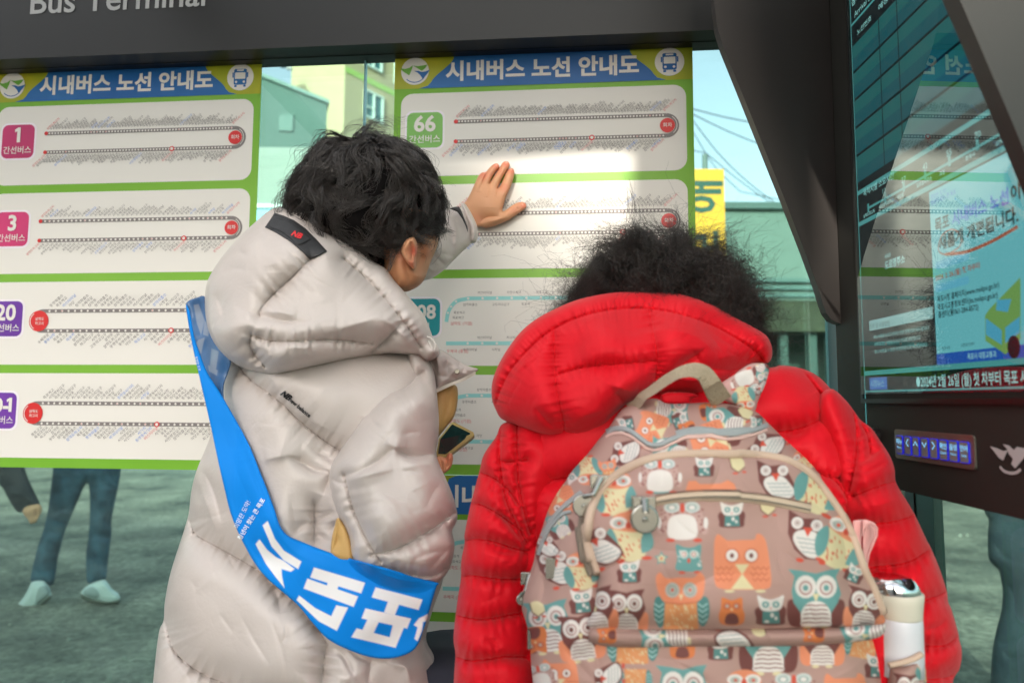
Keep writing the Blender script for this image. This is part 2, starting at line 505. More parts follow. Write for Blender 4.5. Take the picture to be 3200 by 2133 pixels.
m_kiosk = mat('kiosk_metal', srgb(42, 41, 37), 0.6, 0.25, bump=0.02, bscale=900)
m_fin = mat('fin_metal', srgb(50, 45, 42), 0.45, 0.5, bump=0.04, bscale=1200)
m_gask = mat('gasket', srgb(22, 20, 20), 0.35)
m_sign = mat('sign_letter', srgb(178, 178, 176), 0.4)
m_steel = mat('steel', srgb(150, 146, 134), 0.35, metal=0.8, var=0.12, vscale=25)

def fresnel_two_sided(t, fr, ior):
    g = t.nodes.new('ShaderNodeNewGeometry'); m = t.nodes.new('ShaderNodeMapRange'); m.inputs[3].default_value = ior; m.inputs[4].default_value = 1 / ior
    t.links.new(g.outputs['Backfacing'], m.inputs[0]); t.links.new(m.outputs[0], fr.inputs[0])
m_glass = bpy.data.materials.new('tinted_glass'); m_glass.use_nodes = True
t = m_glass.node_tree; t.nodes.clear()
tr = t.nodes.new('ShaderNodeBsdfTransparent'); tr.inputs[0].default_value = (0.72, 0.885, 0.85, 1)
gl = t.nodes.new('ShaderNodeBsdfGlossy'); gl.inputs['Roughness'].default_value = 0.02
fr = t.nodes.new('ShaderNodeFresnel'); fresnel_two_sided(t, fr, 1.5)
df = t.nodes.new('ShaderNodeBsdfDiffuse'); df.inputs[0].default_value = (0.6, 0.75, 0.7, 1)
tc = t.nodes.new('ShaderNodeTexCoord')
mpg = t.nodes.new('ShaderNodeMapping'); mpg.inputs['Scale'].default_value = (2.2, 2.2, 7.0); mpg.inputs['Rotation'].default_value = (0, 0.25, 0)
nz = t.nodes.new('ShaderNodeTexNoise'); nz.inputs['Scale'].default_value = 2.0; nz.inputs['Detail'].default_value = 8; nz.inputs['Roughness'].default_value = 0.7
mr = t.nodes.new('ShaderNodeMapRange'); mr.inputs[1].default_value = 0.50; mr.inputs[2].default_value = 0.85; mr.inputs[3].default_value = 0.012; mr.inputs[4].default_value = 0.09
mx1 = t.nodes.new('ShaderNodeMixShader'); mx2 = t.nodes.new('ShaderNodeMixShader'); o_ = t.nodes.new('ShaderNodeOutputMaterial')
t.links.new(tc.outputs['Object'], mpg.inputs[0]); t.links.new(mpg.outputs[0], nz.inputs['Vector']); t.links.new(nz.outputs['Fac'], mr.inputs[0])
t.links.new(mr.outputs[0], mx1.inputs[0]); t.links.new(tr.outputs[0], mx1.inputs[1]); t.links.new(df.outputs[0], mx1.inputs[2])
t.links.new(fr.outputs[0], mx2.inputs[0]); t.links.new(mx1.outputs[0], mx2.inputs[1]); t.links.new(gl.outputs[0], mx2.inputs[2]); t.links.new(mx2.outputs[0], o_.inputs[0])

# ------------------------------------------------------------------ ground
m_ground = bpy.data.materials.new('worn_asphalt'); m_ground.use_nodes = True
t = m_ground.node_tree; b = t.nodes['Principled BSDF']; b.inputs['Roughness'].default_value = 0.9
tc = t.nodes.new('ShaderNodeTexCoord')
n1 = t.nodes.new('ShaderNodeTexNoise'); n1.inputs['Scale'].default_value = 1.1; n1.inputs['Detail'].default_value = 9; n1.inputs['Roughness'].default_value = 0.72
n2 = t.nodes.new('ShaderNodeTexNoise'); n2.inputs['Scale'].default_value = 22; n2.inputs['Detail'].default_value = 6; n2.inputs['Roughness'].default_value = 0.8
r1 = t.nodes.new('ShaderNodeValToRGB'); r1.color_ramp.elements[0].position = 0.36; r1.color_ramp.elements[0].color = (*srgb(76, 78, 70), 1)
r1.color_ramp.elements[1].position = 0.62; r1.color_ramp.elements[1].color = (*srgb(166, 163, 144), 1)
r2 = t.nodes.new('ShaderNodeValToRGB'); r2.color_ramp.elements[0].position = 0.38; r2.color_ramp.elements[0].color = (0.45, 0.45, 0.45, 1); r2.color_ramp.elements[1].position = 0.6; r2.color_ramp.elements[1].color = (1.15, 1.15, 1.15, 1)
mm = t.nodes.new('ShaderNodeMixRGB'); mm.blend_type = 'MULTIPLY'; mm.inputs[0].default_value = 1.0
for n in (n1, n2): t.links.new(tc.outputs['Object'], n.inputs['Vector'])
t.links.new(n1.outputs['Fac'], r1.inputs[0]); t.links.new(n2.outputs['Fac'], r2.inputs[0])
t.links.new(r1.outputs[0], mm.inputs[1]); t.links.new(r2.outputs[0], mm.inputs[2]); t.links.new(mm.outputs[0], b.inputs['Base Color'])
bp = t.nodes.new('ShaderNodeBump'); bp.inputs['Strength'].default_value = 0.5; bp.inputs['Distance'].default_value = 0.02
t.links.new(n2.outputs['Fac'], bp.inputs['Height']); t.links.new(bp.outputs[0], b.inputs['Normal'])
V = []; F = []
gxs = np.concatenate([[-400, -60], np.linspace(-14, 14, 113), [60, 400]]); gys = np.concatenate([[-400, -60], np.linspace(-3, 16, 90), [60, 600]])
GX, GY = np.meshgrid(gxs, gys)
gz = noise2(GX.shape, 1.6, 3) * 0.006 + noise2(GX.shape, 6, 4) * 0.012
gz = np.where((np.abs(GX) < 14) & (GY > 2.0) & (GY < 16), gz, 0) - 0.0
idx = np.arange(GX.size).reshape(GX.shape)
F = np.stack([idx[:-1, :-1].ravel(), idx[:-1, 1:].ravel(), idx[1:, 1:].ravel(), idx[1:, :-1].ravel()], 1)
struct(mk('ground', np.stack([GX.ravel(), GY.ravel(), gz.ravel()], 1), F, m_ground, smooth=True))
# paving of the shelter, a step above the yard
m_pave = mat('paving', srgb(120, 116, 108), 0.85, var=0.2, vscale=6, bump=0.2, bscale=80)
V, F = merge([wallbox(-3.2, 1.4, 0.02, 0.13, -0.25, 4.2)])
struct(mk('pavement', V, F, m_pave))
# pebbles and litter lying on the yard: nobody could count them
V = []; F = []; n = 0
for k in range(260):
    y = rng.uniform(3.2, 9); x = rng.uniform(-0.75, 0.85) * y; r = rng.uniform(0.008, 0.028)
    p = np.array([[math.cos(a) * r * rng.uniform(.7, 1.2), math.sin(a) * r * rng.uniform(.5, 1), 0] for a in np.linspace(0, 6.28, 6, endpoint=False)]) + (x, y, 0.0)
    top = p * [1, 1, 0] + [0, 0, r * 0.55]; top = (top - [x, y, 0]) * [0.6, 0.6, 1] + [x, y, 0]
    V += [p - [0, 0, 0.02], top]; F += [tuple(n + 6 + i for i in range(6))] + [(n + i, n + (i + 1) % 6, n + 6 + (i + 1) % 6, n + 6 + i) for i in range(6)]; n += 12
o = mk('gravel', np.vstack(V), F, mat('pale_stone', srgb(140, 142, 130), 0.9)); o['kind'] = 'stuff'; tag(o, 'pale pebbles scattered over the worn asphalt yard', 'gravel')

# ------------------------------------------------------------------ bus shelter
shelter = thing('bus_shelter', 'dark metal bus shelter with tinted glass rear wall and lettered header', 'bus shelter', (0.0, 1.37, 0.13))
zt = wallpt(820, 127, 0.01)[2]
zb = wallpt(820, 103, 0.06)[2]
sJ = wallco(wallpt(835, 300))[0]; sC = 0.66
for (a, b_) in ((-2.6, sJ - 0.0015), (sJ + 0.0015, sC)):
    V, F = wallbox(a, b_, 0.16, zt + 0.03, -0.012, 0.0); mk('glass_pane', V, F, m_glass, shelter)
V, F = wallbox(sJ - 0.0014, sJ + 0.0014, 0.16, zt, -0.011, 0.001); mk('glass_joint', V, F, mat('joint_silicone', srgb(120, 170, 175), 0.3), shelter)
V, F = wallbox(-2.6, sC + 0.02, zb - 0.001, 2.265, -0.0115, 0.062); mk('header_beam', V, F, m_dark, shelter)
V, F = wallbox(-2.6, sC + 0.02, zt, zb - 0.002, -0.0118, 0.022); mk('gasket', V, F, m_gask, shelter)
V, F = wallbox(-2.6, sC + 0.02, 0.10, 0.158, -0.04, 0.04); mk('bottom_rail', V, F, m_dark, shelter)
sK = wallco(wallpt(1904, 850))[0]
m_edge = mat('glass_edge_teal', srgb(34, 84, 86), 0.3)
V, F = wallbox(sK, sK + 0.022, 0.16, zt, -0.0121, 0.0005); mk('glass_edge', V, F, m_edge, shelter)
V, F = wallbox(sC + 0.02, sC + 0.07, 0.10, zt, -0.05, 0.012); mk('corner_post', V, F, m_dark, shelter)
V, F = wallbox(-2.66, -2.6, 0.10, zb, -0.05, 0.05); mk('corner_post', V, F, m_dark, shelter)
# side glass between the corner and the street, under and behind the kiosk
def kbox(Y0, Y1, z0, z1, o0, o1):
    V = [kxyz(Y, z, o) for o in (o0, o1) for (Y, z) in ((Y0, z0), (Y1, z0), (Y1, z1), (Y0, z1))]
    return np.array(V), [(0, 3, 2, 1), (4, 5, 6, 7), (0, 1, 5, 4), (1, 2, 6, 5), (2, 3, 7, 6), (3, 0, 4, 7)]
V, F = kbox(-0.60, 1.14, 0.16, 2.1, -0.150, -0.140); mk('side_glass_pane', V, F, m_glass, shelter)
# unseen roof on its front post, edge and opal panels set for the light
m_roof = bpy.data.materials.new('opal_roof'); m_roof.use_nodes = True
t = m_roof.node_tree; t.nodes.clear(); d1 = t.nodes.new('ShaderNodeBsdfDiffuse'); d1.inputs[0].default_value = (.8, .8, .78, 1); d2 = t.nodes.new('ShaderNodeBsdfTranslucent'); d2.inputs[0].default_value = (.95, .95, .93, 1)
mx = t.nodes.new('ShaderNodeMixShader'); mx.inputs[0].default_value = 0.9; o_ = t.nodes.new('ShaderNodeOutputMaterial'); t.links.new(d1.outputs[0], mx.inputs[1]); t.links.new(d2.outputs[0], mx.inputs[2]); t.links.new(mx.outputs[0], o_.inputs[0])
for k in range(4):
    s0_, s1_ = -2.98 + k * 1.12, -2.98 + (k + 1) * 1.12 - .05
    V = np.array([wallxyz(s0_, 2.300, .07), wallxyz(s1_, 2.300, .07), wallxyz(s1_, 2.300, 1.20), wallxyz(s0_, 2.300, 1.20)]); mk('roof_panel', V, [(0, 1, 2, 3)], m_roof, shelter)
V, F = merge([wallbox(-3.0, 1.5, 2.266, 2.325, 1.201, 1.24)] + [wallbox(-3.03 + k * 1.12, -2.985 + k * 1.12, 2.267, 2.325, .065, 1.2) for k in range(5)]); mk('roof_frame', V, F, m_dark, shelter)
V, F = wallbox(-0.205, 0.09, 0.10, 2.7, 2.10, 2.19); sp = thing('sun_block_pillar', 'wide dark pillar added behind the camera to shade the right of the posters', 'pillar', tuple(wallxyz(-0.14, 0.13, 2.14)))
mk('pillar', V, F, m_dark, sp)  # added out of view, carries nothing, cuts off the sun patch on the right
V, F = wallbox(-2.9, -2.78, 0.10, 2.265, 1.10, 1.19); mk('front_post', V, F, m_dark, shelter)
hf = Frame(wallxyz(0, zb, 0.062), WU, DN, WN)
lt = Flat(hf, 0.0012)
def hco(x, y): p = wallpt(x, y, 0.062); return wallco(p)[0] - 0.0, zb - p[2]
u0, v0 = hco(62, 33); u1, v1 = hco(468, 18)
gw = glyphs('Bus Terminal', 0.012, 4)[2]
lt.text('Bus Terminal', u0 + 0.003, v0 + 0.0, (u1 - u0) / gw, 0.012, res=4)
lt.build('lettering', m_sign, shelter)
def koff(x, y, off): d = dirs(P(W, [(x, y)]))[0]; c = np.array([0, 0, EYE]); o = K0 + KN * off; return (c + d * (((o - c) @ KN) / (d @ KN)))[1]
ya, yb, yc = koff(2086, 1250, -.14), koff(2105, 1250, -.14), koff(2146, 1250, -.14)
V, F = kbox(yb, ya, 0.10, 2.1, -0.16, -0.137); mk('side_post', V, F, m_gask, shelter)
V, F = kbox(yc, yb - .0005, 0.10, 2.1, -0.153, -0.1392); mk('glass_edge', V, F, mat('glass_edge_dark', srgb(30, 62, 56), 0.3), shelter)

# ------------------------------------------------------------------ bus route posters
PW_, PH_ = 0.594, 0.841
NAMES = ['삼학도차고지', '동명동사거리', '목포역', '버스터미널', '삼학파출소', '목포여고', '동부시장', '시청앞', '목포대학교', '고등학교입구', '하당우체국', '삼학동', '목포고교', '사거리', '동명파출소', '시민병원입구', '여객터미널', '목포병원', '하당', '우체국앞', '도청입구', '차고지입구']
CHARS = ''.join(sorted(set(''.join(NAMES))))
preload([(n, 0.0, 1) for n in NAMES])
def bird(fl_g, fl_b, cx, cy, s):
    f = lambda pts: [(cx + (x - 392) / 90 * s, cy + (y - 440) / 90 * s) for x, y in pts]
    fl_g.poly(f([(323, 420), (345, 425), (366, 420), (383, 408), (376, 432), (366, 456), (348, 444), (334, 434)][::-1]))
    fl_g.poly(f([(382, 410), (404, 414), (428, 411), (450, 408), (440, 424), (424, 437), (404, 424)][::-1]))
    fl_b.poly(f([(388, 436), (408, 436), (424, 442), (440, 440), (462, 433), (446, 456), (428, 474), (418, 458), (404, 444)][::-1]))
    a = np.radians(np.linspace(25, 140, 14)); pts = [(cx + 0.55 * s * math.cos(t_), cy + 0.05 * s + 0.50 * s * math.sin(t_)) for t_ in a]
    fl_b.line(pts, 0.045 * s)
def busicon(fb, fw_, cx, cy, s):
    fb.rrect(cx - .30 * s, cy - .38 * s, cx + .30 * s, cy + .36 * s, .08 * s)
    fb.rect(cx - .37 * s, cy - .22 * s, cx - .31 * s, cy + .02 * s); fb.rect(cx + .31 * s, cy - .22 * s, cx + .37 * s, cy + .02 * s)
    fb.rrect(cx - .27 * s, cy + .37 * s, cx - .15 * s, cy + .46 * s, .02 * s); fb.rrect(cx + .15 * s, cy + .37 * s, cx + .27 * s, cy + .46 * s, .02 * s)
    fw_.rrect(cx - .16 * s, cy - .345 * s, cx + .16 * s, cy - .275 * s, .02 * s)
    fw_.rrect(cx - .245 * s, cy - .21 * s, cx + .245 * s, cy + .09 * s, .03 * s)
    fw_.disc(cx - .18 * s, cy + .23 * s, .055 * s); fw_.disc(cx + .18 * s, cy + .23 * s, .055 * s)

def poster(label, O, routes, seed, group='route posters on the glass'):
    rr = random.Random(seed)
    fr_ = Frame(O, WU, DN, WN); w = PW_
    root = thing('route_poster', label, 'poster', tuple(O), group)
    V = np.array([fr_.p([(0, 0), (w, 0), (w, PH_), (0, PH_)], o)[k] for o in (0.0004, 0.0022) for k in range(4)])
    mk('sheet', V, [(0, 1, 2, 3), (7, 6, 5, 4), (0, 4, 5, 1), (1, 5, 6, 2), (2, 6, 7, 3), (3, 7, 4, 0)], m_green, root)
    hh = 0.0725
    g = Flat(fr_, 0.0027); g.rect(0, 0, w, hh); g.build('header_corners', m_gold, root)
    bl = Flat(fr_, 0.0032)
    def S(x0, x1, v0_, v1_, n=12):
        t_ = np.linspace(0, 1, n); return [(x0 + (x1 - x0) * (3 * a * a - 2 * a ** 3), v0_ + (v1_ - v0_) * a) for a in t_]
    left = [(w * 0.085, hh), (w * 0.115, hh * .93)] + S(w * .125, w * .205, hh * .9, hh * .1)[1:] + [(w * .225, hh * 0.02), (w * .24, 0)]
    right = [(w * (1 - x / w) if False else w - x, y) for x, y in left][::-1]
    bl.poly((left + right)[::-1]); bl.build('header_band', m_blue, root)
    wh = Flat(fr_, 0.0037)
    gw_ = glyphs('시내버스 노선 안내도', 0.034, 3)[2]
    wh.text('시내버스 노선 안내도', w * .177, hh * .76, w * .648 / gw_, 0.034, res=3)
    dsc = Flat(fr_, 0.0037); dsc.disc(w * .0705, hh * .5, .0285, 40); dsc.build('emblem_disc', m_white, root); dsc = Flat(fr_, 0.0037); dsc.disc(w * .925, hh * .5, .0285, 40); dsc.build('emblem_disc', m_white, root)
    pw = Flat(fr_, 0.0027)
    fg = Flat(fr_, 0.0042); fb = Flat(fr_, 0.0042); fb0 = Flat(fr_, 0.0042); bird(fg, fb0, w * .0705, hh * .52, .040)
    fw2 = Flat(fr_, 0.0047); busicon(fb, fw2, w * .925, hh * .5, .046)
    trk = Flat(fr_, 0.0031); dots = Flat(fr_, 0.0036); reds = Flat(fr_, 0.0041); redt = Flat(fr_, 0.0046)
    tg = Flat(fr_, 0.0031); tb = Flat(fr_, 0.0031); tr_ = Flat(fr_, 0.0031); lte = Flat(fr_, 0.0031)
    for i, rt_ in enumerate(routes):
        v0_ = .0830 + .1890 * i
        o = Flat(fr_, 0.0027); o.rrect(w * .024, v0_, w * .977, v0_ + .1715, .024); o.build('panel', m_white, root)
        if rt_ is None: continue
        num, sub, bm, kind, n = rt_
        bs = .073; bu = w * .046; bv = v0_ + .040
        e = Flat(fr_, 0.0031); e.rrect(bu - .004, bv - .004, bu + bs + .004, bv + bs + .004, .015); e.build('badge_rim', mat_rim, root)
        e = Flat(fr_, 0.0035); e.rrect(bu, bv, bu + bs, bv + bs, .013); e.build('route_badge', bm, root)
        fw3 = Flat(fr_, 0.0047)
        def one(x, s_): fw3.poly([(x, bv + .039), (x + .17 * s_, bv + .039), (x + .17 * s_, bv + .039 - .72 * s_), (x + .04 * s_, bv + .039 - .72 * s_), (x - .13 * s_, bv + .039 - .62 * s_), (x - .10 * s_, bv + .039 - .49 * s_), (x, bv + .039 - .55 * s_)])
        if num == '1': one(bu + bs / 2 - .002, .045)
        elif num == '20-1': fw3.text('20-', bu + .004, bv + .039, .040, 0.03, 'l', res=3); one(bu + bs - .016, .040)
        else: fw3.text(num, bu + bs / 2, bv + .039, .045 if len(num) < 3 else .038, 0.03, 'c', res=3)
        fw3.text(sub, bu + bs / 2, bv + .062, .0175, 0.012, 'c', res=3); fw3.build('badge_lettering', m_white, root)
        va, vb = v0_ + .0610, v0_ + .1020; vm = (va + vb) / 2; rad = (vb - va) / 2
        if kind == 'right' or kind == 'left':
            if kind == 'right': ua, ub = w * .214, w * .912
            else: ua, ub = w * .245, w * .985 - .02
            trk.line([(ua, va), (ub, va)], .0078); trk.line([(ua, vb), (ub, vb)], .0078)
            if kind == 'right':
                trk.arc(ub, vm, rad, -90, 90, .0078, 22); redt.arc(ub, vm, rad * .98, -58, 50, .0013, 14)
                reds.disc(ua, va, .0042); reds.disc(ua, vb, .0042); reds.disc(w * .915, vm, .0145, 30)
                redt.text('회차', w * .915, vm + .003, .0098, 0.01, 'c')
            else:
                trk.arc(ua, vm, rad, 90, 270, .0078, 22); reds.disc(ua - .008, vm, .0215, 34)
                redt.arc(ua - .008, vm, .0185, 120, 235, .0016, 14)
                redt.text('삼학도', ua - .006, vm - .0015, .0072, 0.008, 'c'); redt.text('차고지', ua - .006, vm + .0075, .0072, 0.008, 'c')
            sp = (ub - ua) / n; tsz = min(.0078, max(.0062, sp * .62))
            mk_i = rr.randrange(int(n * .55), int(n * .85))
            for j in range(1, n):
                u = ua + sp * j
                for (vv, up_) in ((va, 1), (vb, 0)):
                    special = rr.random() < .07
                    if not up_ and j == mk_i:
                        reds.disc(u, vv, .0056, 18); redt.disc(u, vv, .0032, 12)
                    else:
                        (dots).disc(u, vv, min(.0023, sp * .30), 10)
                        if special: reds.disc(u, vv, .0011, 6)
                    fl = tb if special else tg
                    if not up_ and j == mk_i: fl = tr_; nm = '버스터미널'
                    else: nm = rr.choice(NAMES)
                    if j == n - 1 and kind == 'right': fl = tr_; nm = '삼학도차고지'
                    if up_: fl.text(nm, u + .002, vv - .0075, tsz, 0.0, rot=42, res=1)
                    else: fl.text(nm, u + .002 - glyphs(nm, 0.0, 1)[2] * tsz * .743, vv + .0085 + glyphs(nm, 0.0, 1)[2] * tsz * .669, tsz, 0.0, rot=42, res=1)
            if kind == 'right':
                tr_.text('삼학도차고지', ua + .002, va - .0075, .0064, 0.0, rot=42, res=1)
                g5 = glyphs('삼학도차고지', 0.0, 1)[2] * .0064
                tr_.text('삼학도차고지', ua - g5 * .743, vb + .0085 + g5 * .669, .0064, 0.0, rot=42, res=1)
        else:                                      # pale teal line that climbs out of the start stop and runs right
            for (vv, s_) in ((v0_ + .040, 1), (v0_ + .118, 0)):
                if s_:
                    pts = [(w * .190, vv + .046), (w * .198, vv + .024), (w * .222, vv + .006), (w * .262, vv), (w * .95, vv)]
                    pl = np.vstack([spline(pts[:4], 5), [pts[4]]])
                else: pl = np.array([(w * .190, vv + .010), (w * .95, vv + .010)]); vv += .010
                lte.line(pl, .0075)
                for j in range(13):
                    u = w * .262 + j * .0285; dots.disc(u, vv, .0025, 10)
                    tg.text(rr.choice(NAMES[1:]), u - .010, vv - .009 if j % 2 else vv + .0145, .0062, 0.0, res=1)
                if s_:
                    for k, (du, dv) in enumerate(((.014, .030), (.012, .040))): tg.text(rr.choice(NAMES[2:6]), w * .19 + du, vv + dv, .0062, 0.0, res=1)
                    for p_ in pl[4:12:3]: dots.disc(p_[0], p_[1], .0022, 8)
                    tr_.text('삼학도 (기점)', w * .204, vv + .052, .0078, 0.0, res=2)
                else: tr_.text('우체국 (종점)', w * .192, vv + .018, .0078, 0.0, res=2)
    for nm, fl, m_ in (('title_lettering', wh, m_white), ('logo', fg, m_logog), ('icon', fb, m_blue), ('logo_wing', fb0, m_blue), ('white_print', fw2, m_white), ('route_line', trk, m_grey), ('stop_dots', dots, m_white),
                       ('red_marks', reds, m_red), ('mark_lettering', redt, m_white), ('stop_names', tg, m_txt), ('transfer_names', tb, m_tblue), ('terminus_names', tr_, m_tred), ('teal_line', lte, m_lteal)):
        q_ = fl.build(nm, m_, root)
        if q_ and nm in ('white_print', 'icon', 'logo', 'stop_dots', 'red_marks', 'stop_names', 'transfer_names', 'terminus_names', 'mark_lettering'): q_['kind'] = 'stuff'
    return root
mat_rim = mat('badge_rim', srgb(232, 226, 232), 0.35)
TL2 = wallpt(908.5, 128.5)
pn = [('66', '간선버스', m_badgeg, 'right', 66), ('61', '간선버스', m_badgeg, 'right', 58), ('108', '연계', m_teal, 'teal', 0), ('109', '연계', m_teal, 'teal', 0)]
poster('green edged route poster with route 66, touched by the raised hand', TL2, pn, 3)
TR1 = wallpt(603, 139)
poster('green edged route poster with pink badges 1 and 3, leftmost on the glass', TR1 - WU * PW_, [('1', '간선버스', m_pink, 'right', 62), ('3', '간선버스', m_pink, 'right', 42), ('20', '간선버스', m_purple, 'left', 30), ('20-1', '간선버스', m_purple, 'left', 34)], 5)
poster('lower route poster mostly hidden between the beige and the red jacket', TL2 + DN * (PH_ + 0.0015) , [('112', '연계', m_teal, 'teal', 0), ('113', '연계', m_teal, 'teal', 0), ('114', '연계', m_teal, 'teal', 0), None], 8)
# ------------------------------------------------------------------ information kiosk on the right
kiosk = thing('information_kiosk', 'dark wall kiosk with a tall screen, side fins and lit blue buttons', 'kiosk', tuple(kxyz(0.8, EYE - 0.15)))
zk0 = kpt(P(W, [(2090, 1130)]))[0, 2]
V, F = kbox(0.534, KY1, zk0, EYE + 0.90, -0.138, 0.0); mk('body', V, F, m_kiosk, kiosk)
finW = P(W, [(1632, -60), (1636, 30), (1642, 75), (1655, 118), (1690, 205), (1740, 331), (1790, 457), (1840, 588), (1866, 660), (1878, 700), (1886, 722), (1898, 738), (1914, 745), (1927, 746)])
fo = at(finW, KY1)
zf = fo[:, 2]; of = ((fo - kxyz(KY1, 0)) @ KN)
zf[0] = EYE + 0.90; of[0] = of[1] * 1.0 + 0.004
shape = np.vstack([np.stack([of, zf], 1), [[0.0005, zf[-1]], [0.0005, zf[0]]]])
def fin(Yc, th, lab=None):
    pts = np.array([kxyz(Yc, z, o) for o, z in shape]); V, F = prism(pts, -KU * th)
    o = mk('side_fin', V, F, m_fin, kiosk); bv = o.modifiers.new('b', 'BEVEL'); bv.width = 0.003; bv.segments = 2; bv.limit_method = 'ANGLE'; return o
fin(KY1 - 0.018, 0.018)
fin(0.549, 0.018)
# screen: frame lip, display, content
Ys0, Ys1 = 0.923, 0.572; zs0, zs1 = kpt(P(W, [(1988, 905)]))[0, 2], EYE + 0.92
V, F = merge([kbox(Ys0, Ys0 + 0.006, zs0 - 0.006, zs1, 0.0003, 0.004), kbox(Ys1 - 0.006, Ys1, zs0 - 0.006, zs1, 0.0003, 0.004), kbox(Ys1 - 0.006, Ys0 + 0.006, zs0 - 0.012, zs0 - 0.0062, 0.0003, 0.004)])
mk('screen_bezel', V, F, m_gask, kiosk)
def em(name, rgb, s=1.0): return mat(name, (0.004, 0.004, 0.004), 0.6, 0.0, emit=srgb(*rgb), es=s)
ES = 0.33
V, F = kbox(Ys1, Ys0, zs0, zs1, 0.0003, 0.0010); screen = mk('screen', V, F, em('screen_dark', (10, 22, 26), ES), kiosk)
def KW(x, y): return kuv(P(W, [(x, y)]))[0]
uL = KY1 - 0.0; 
def kq(crop, pts): return kuv(P(crop, pts))
su0 = (kxyz(Ys0, 0) - kxyz(KY1, 0)) @ KU; su1 = (kxyz(Ys1, 0) - kxyz(KY1, 0)) @ KU
cell = Flat(KF, 0.0014); cell2 = Flat(KF, 0.0014)
vr = [kq(K_, [(x, y)])[0, 1] for x, y in ((1100, 335), (1115, 527), (1127, 735), (1140, 940), (1150, 1130), (1165, 1335))]
pit = (vr[-1] - vr[0]) / 5
cu = [su0 + 0.004, kq(Q_, [(735, 540)])[0, 0], kq(Q_, [(940, 340)])[0, 0], su1 - 0.003]
v_top = vr[0] + 0.004
for r in range(5):
    a, b_ = vr[0] + pit * r + .0018, vr[0] + pit * (r + 1) - .0018
    for c in range(3):
        cell.rect(cu[c] + (.0003 if c else 0), a, cu[c + 1] - .0018, a + (b_ - a) * .5); cell2.rect(cu[c] + (.0003 if c else 0), a + (b_ - a) * .5, cu[c + 1] - .0018, b_)
cell.build('timetable_cells', em('cell_teal', (34, 96, 96), ES), screen); cell2.build('timetable_cells', em('cell_blue', (24, 82, 90), ES), screen)
lines = Flat(KF, 0.0014)
def kl(crop, pts, wd=.0022): lines.line(kq(crop, pts), wd)
hl = kq(K_, [(1085, 205)])[0, 1]
lines.rect(su0 + .001, hl - .0035, su1, hl + .0)                       # under the title
lines.rect(su0 + .001, hl - .20, su0 + .0030, vr[-1] + .36)
sec0 = vr[-1] + .010
lines.rect(su0 + .003, sec0, su1, sec0 + .006)
u_, vtl = kq(V_, [(123, 462)])[0]
lines.rect(u_ , vtl - .0016, su1, vtl + .0016)
sec1 = kq(V_, [(92, 545)])[0, 1]
lines.rect(su0 + .003, sec1 - .003, su1, sec1 + .003)
vb0 = kq(V_, [(130, 1425)])[0, 1]
lines.rect(su0 + .003, vb0 - .006, su1, vb0)
lines.rect(su0 + .003, kq(V_, [(130, 1512)])[0, 1], su1, kq(V_, [(130, 1522)])[0, 1])
for (x, y) in ((123, 462), (221, 405), (328, 340), (452, 270), (592, 190), (754, 98), (935, 10)):
    a = kq(V_, [(x, y)])[0]; lines.rect(a[0] - .0022, a[1] - .006, a[0] + .0022, a[1] + .006)
lines.build('screen_lines', em('line_teal', (80, 150, 150), ES), screen)
txt = Flat(KF, 0.0015)
def kt(crop, x, y, s, size, bold=0.0, fl=None, al='l', rot=0): a = kq(crop, [(x, y)])[0]; (fl or txt).text(s, a[0], a[1], size, bold, al, rot=rot, res=2)
def kt2(crop, x0, y0, x1, s, size, bold=0.0, fl=None):
    vx, vy = (1646 - crop[0]) * crop[2], (1238 - crop[1]) * crop[2]; y1 = y0 + (y0 - vy) / (x0 - vx) * (x1 - x0)
    a = kq(crop, [(x0, y0)])[0]; b2 = kq(crop, [(x1, y1)])[0]; w = glyphs(s, bold, 2)[2]
    (fl or txt).text(s, a[0], a[1], size, bold, 'l', res=2, sx=(b2[0] - a[0]) / (w * size))
kt(K_, 1092, 52, '잠시 후 도착', .0130, .012); kt(K_, 1113, 134, 'Arrival Soon', .0125); kt2(K_, 1132, 262, 1238, '노선번호', .0090, .008); kt2(K_, 1288, 84, 1440, '예정시간', .0090, .008)
kt2(V_, 95, 395, 272, '목적지별 소요시간', .0109, .006)
for x, y, s in ((203, 385, '12'), (315, 320, '27'), (438, 245, '42'), (575, 168, '55'), (738, 68, '70')): kt(V_, x, y, s, .0098, .0)
kt(Q_, 2030, 1330, '100', .0110, 0.01)
for x, y, s in ((95, 520, '삼학도차고지'), (185, 468, '목포과학대학교'), (290, 412, '대반동'), (402, 345, '일로읍사무소'), (535, 278, '과동'), (685, 190, '청계사'), (860, 105, '삼학도차고지')): kt(V_, x, y, s, .0056, .01)
kt(V_, 218, 752, '새로운', .0056, .01); kt2(V_, 220, 815, 335, '도로명주소', .0120, .02)
kt2(V_, 400, 1490, 1090, '●2024년 2월 26일 (월) 첫 차부터 목포 시내', .0150, .012)
for k, (x, y, s) in enumerate(((155, 1215, '메뉴 버튼을 누르고 원하는 번호 항목으로 이동 합니다'), (160, 1257, '선택 후 확인 버튼을 누르고 정보를 확인합니다'), (160, 1299, '취소 버튼을 누르면 이전화면으로 복귀합니다'))): kt2(V_, x, y, (475, 425, 462)[k], s, .0056)
txt.build('screen_lettering', em('text_pale', (160, 215, 212), ES), screen)
hb = Flat(KF, 0.0014); a = kq(V_, [(128, 1112)])[0]; b_ = kq(V_, [(128, 1170)])[0]; ur = kq(V_, [(495, 1045)])[0, 0]
hb.rect(a[0], a[1], ur, b_[1]); hb.build('help_box', em('pale_box', (140, 178, 178), ES), screen)
dk = Flat(KF, 0.0026); kt2(V_, 136, 1160, 252, '조작 및 사용방법', .0082, .0, dk)
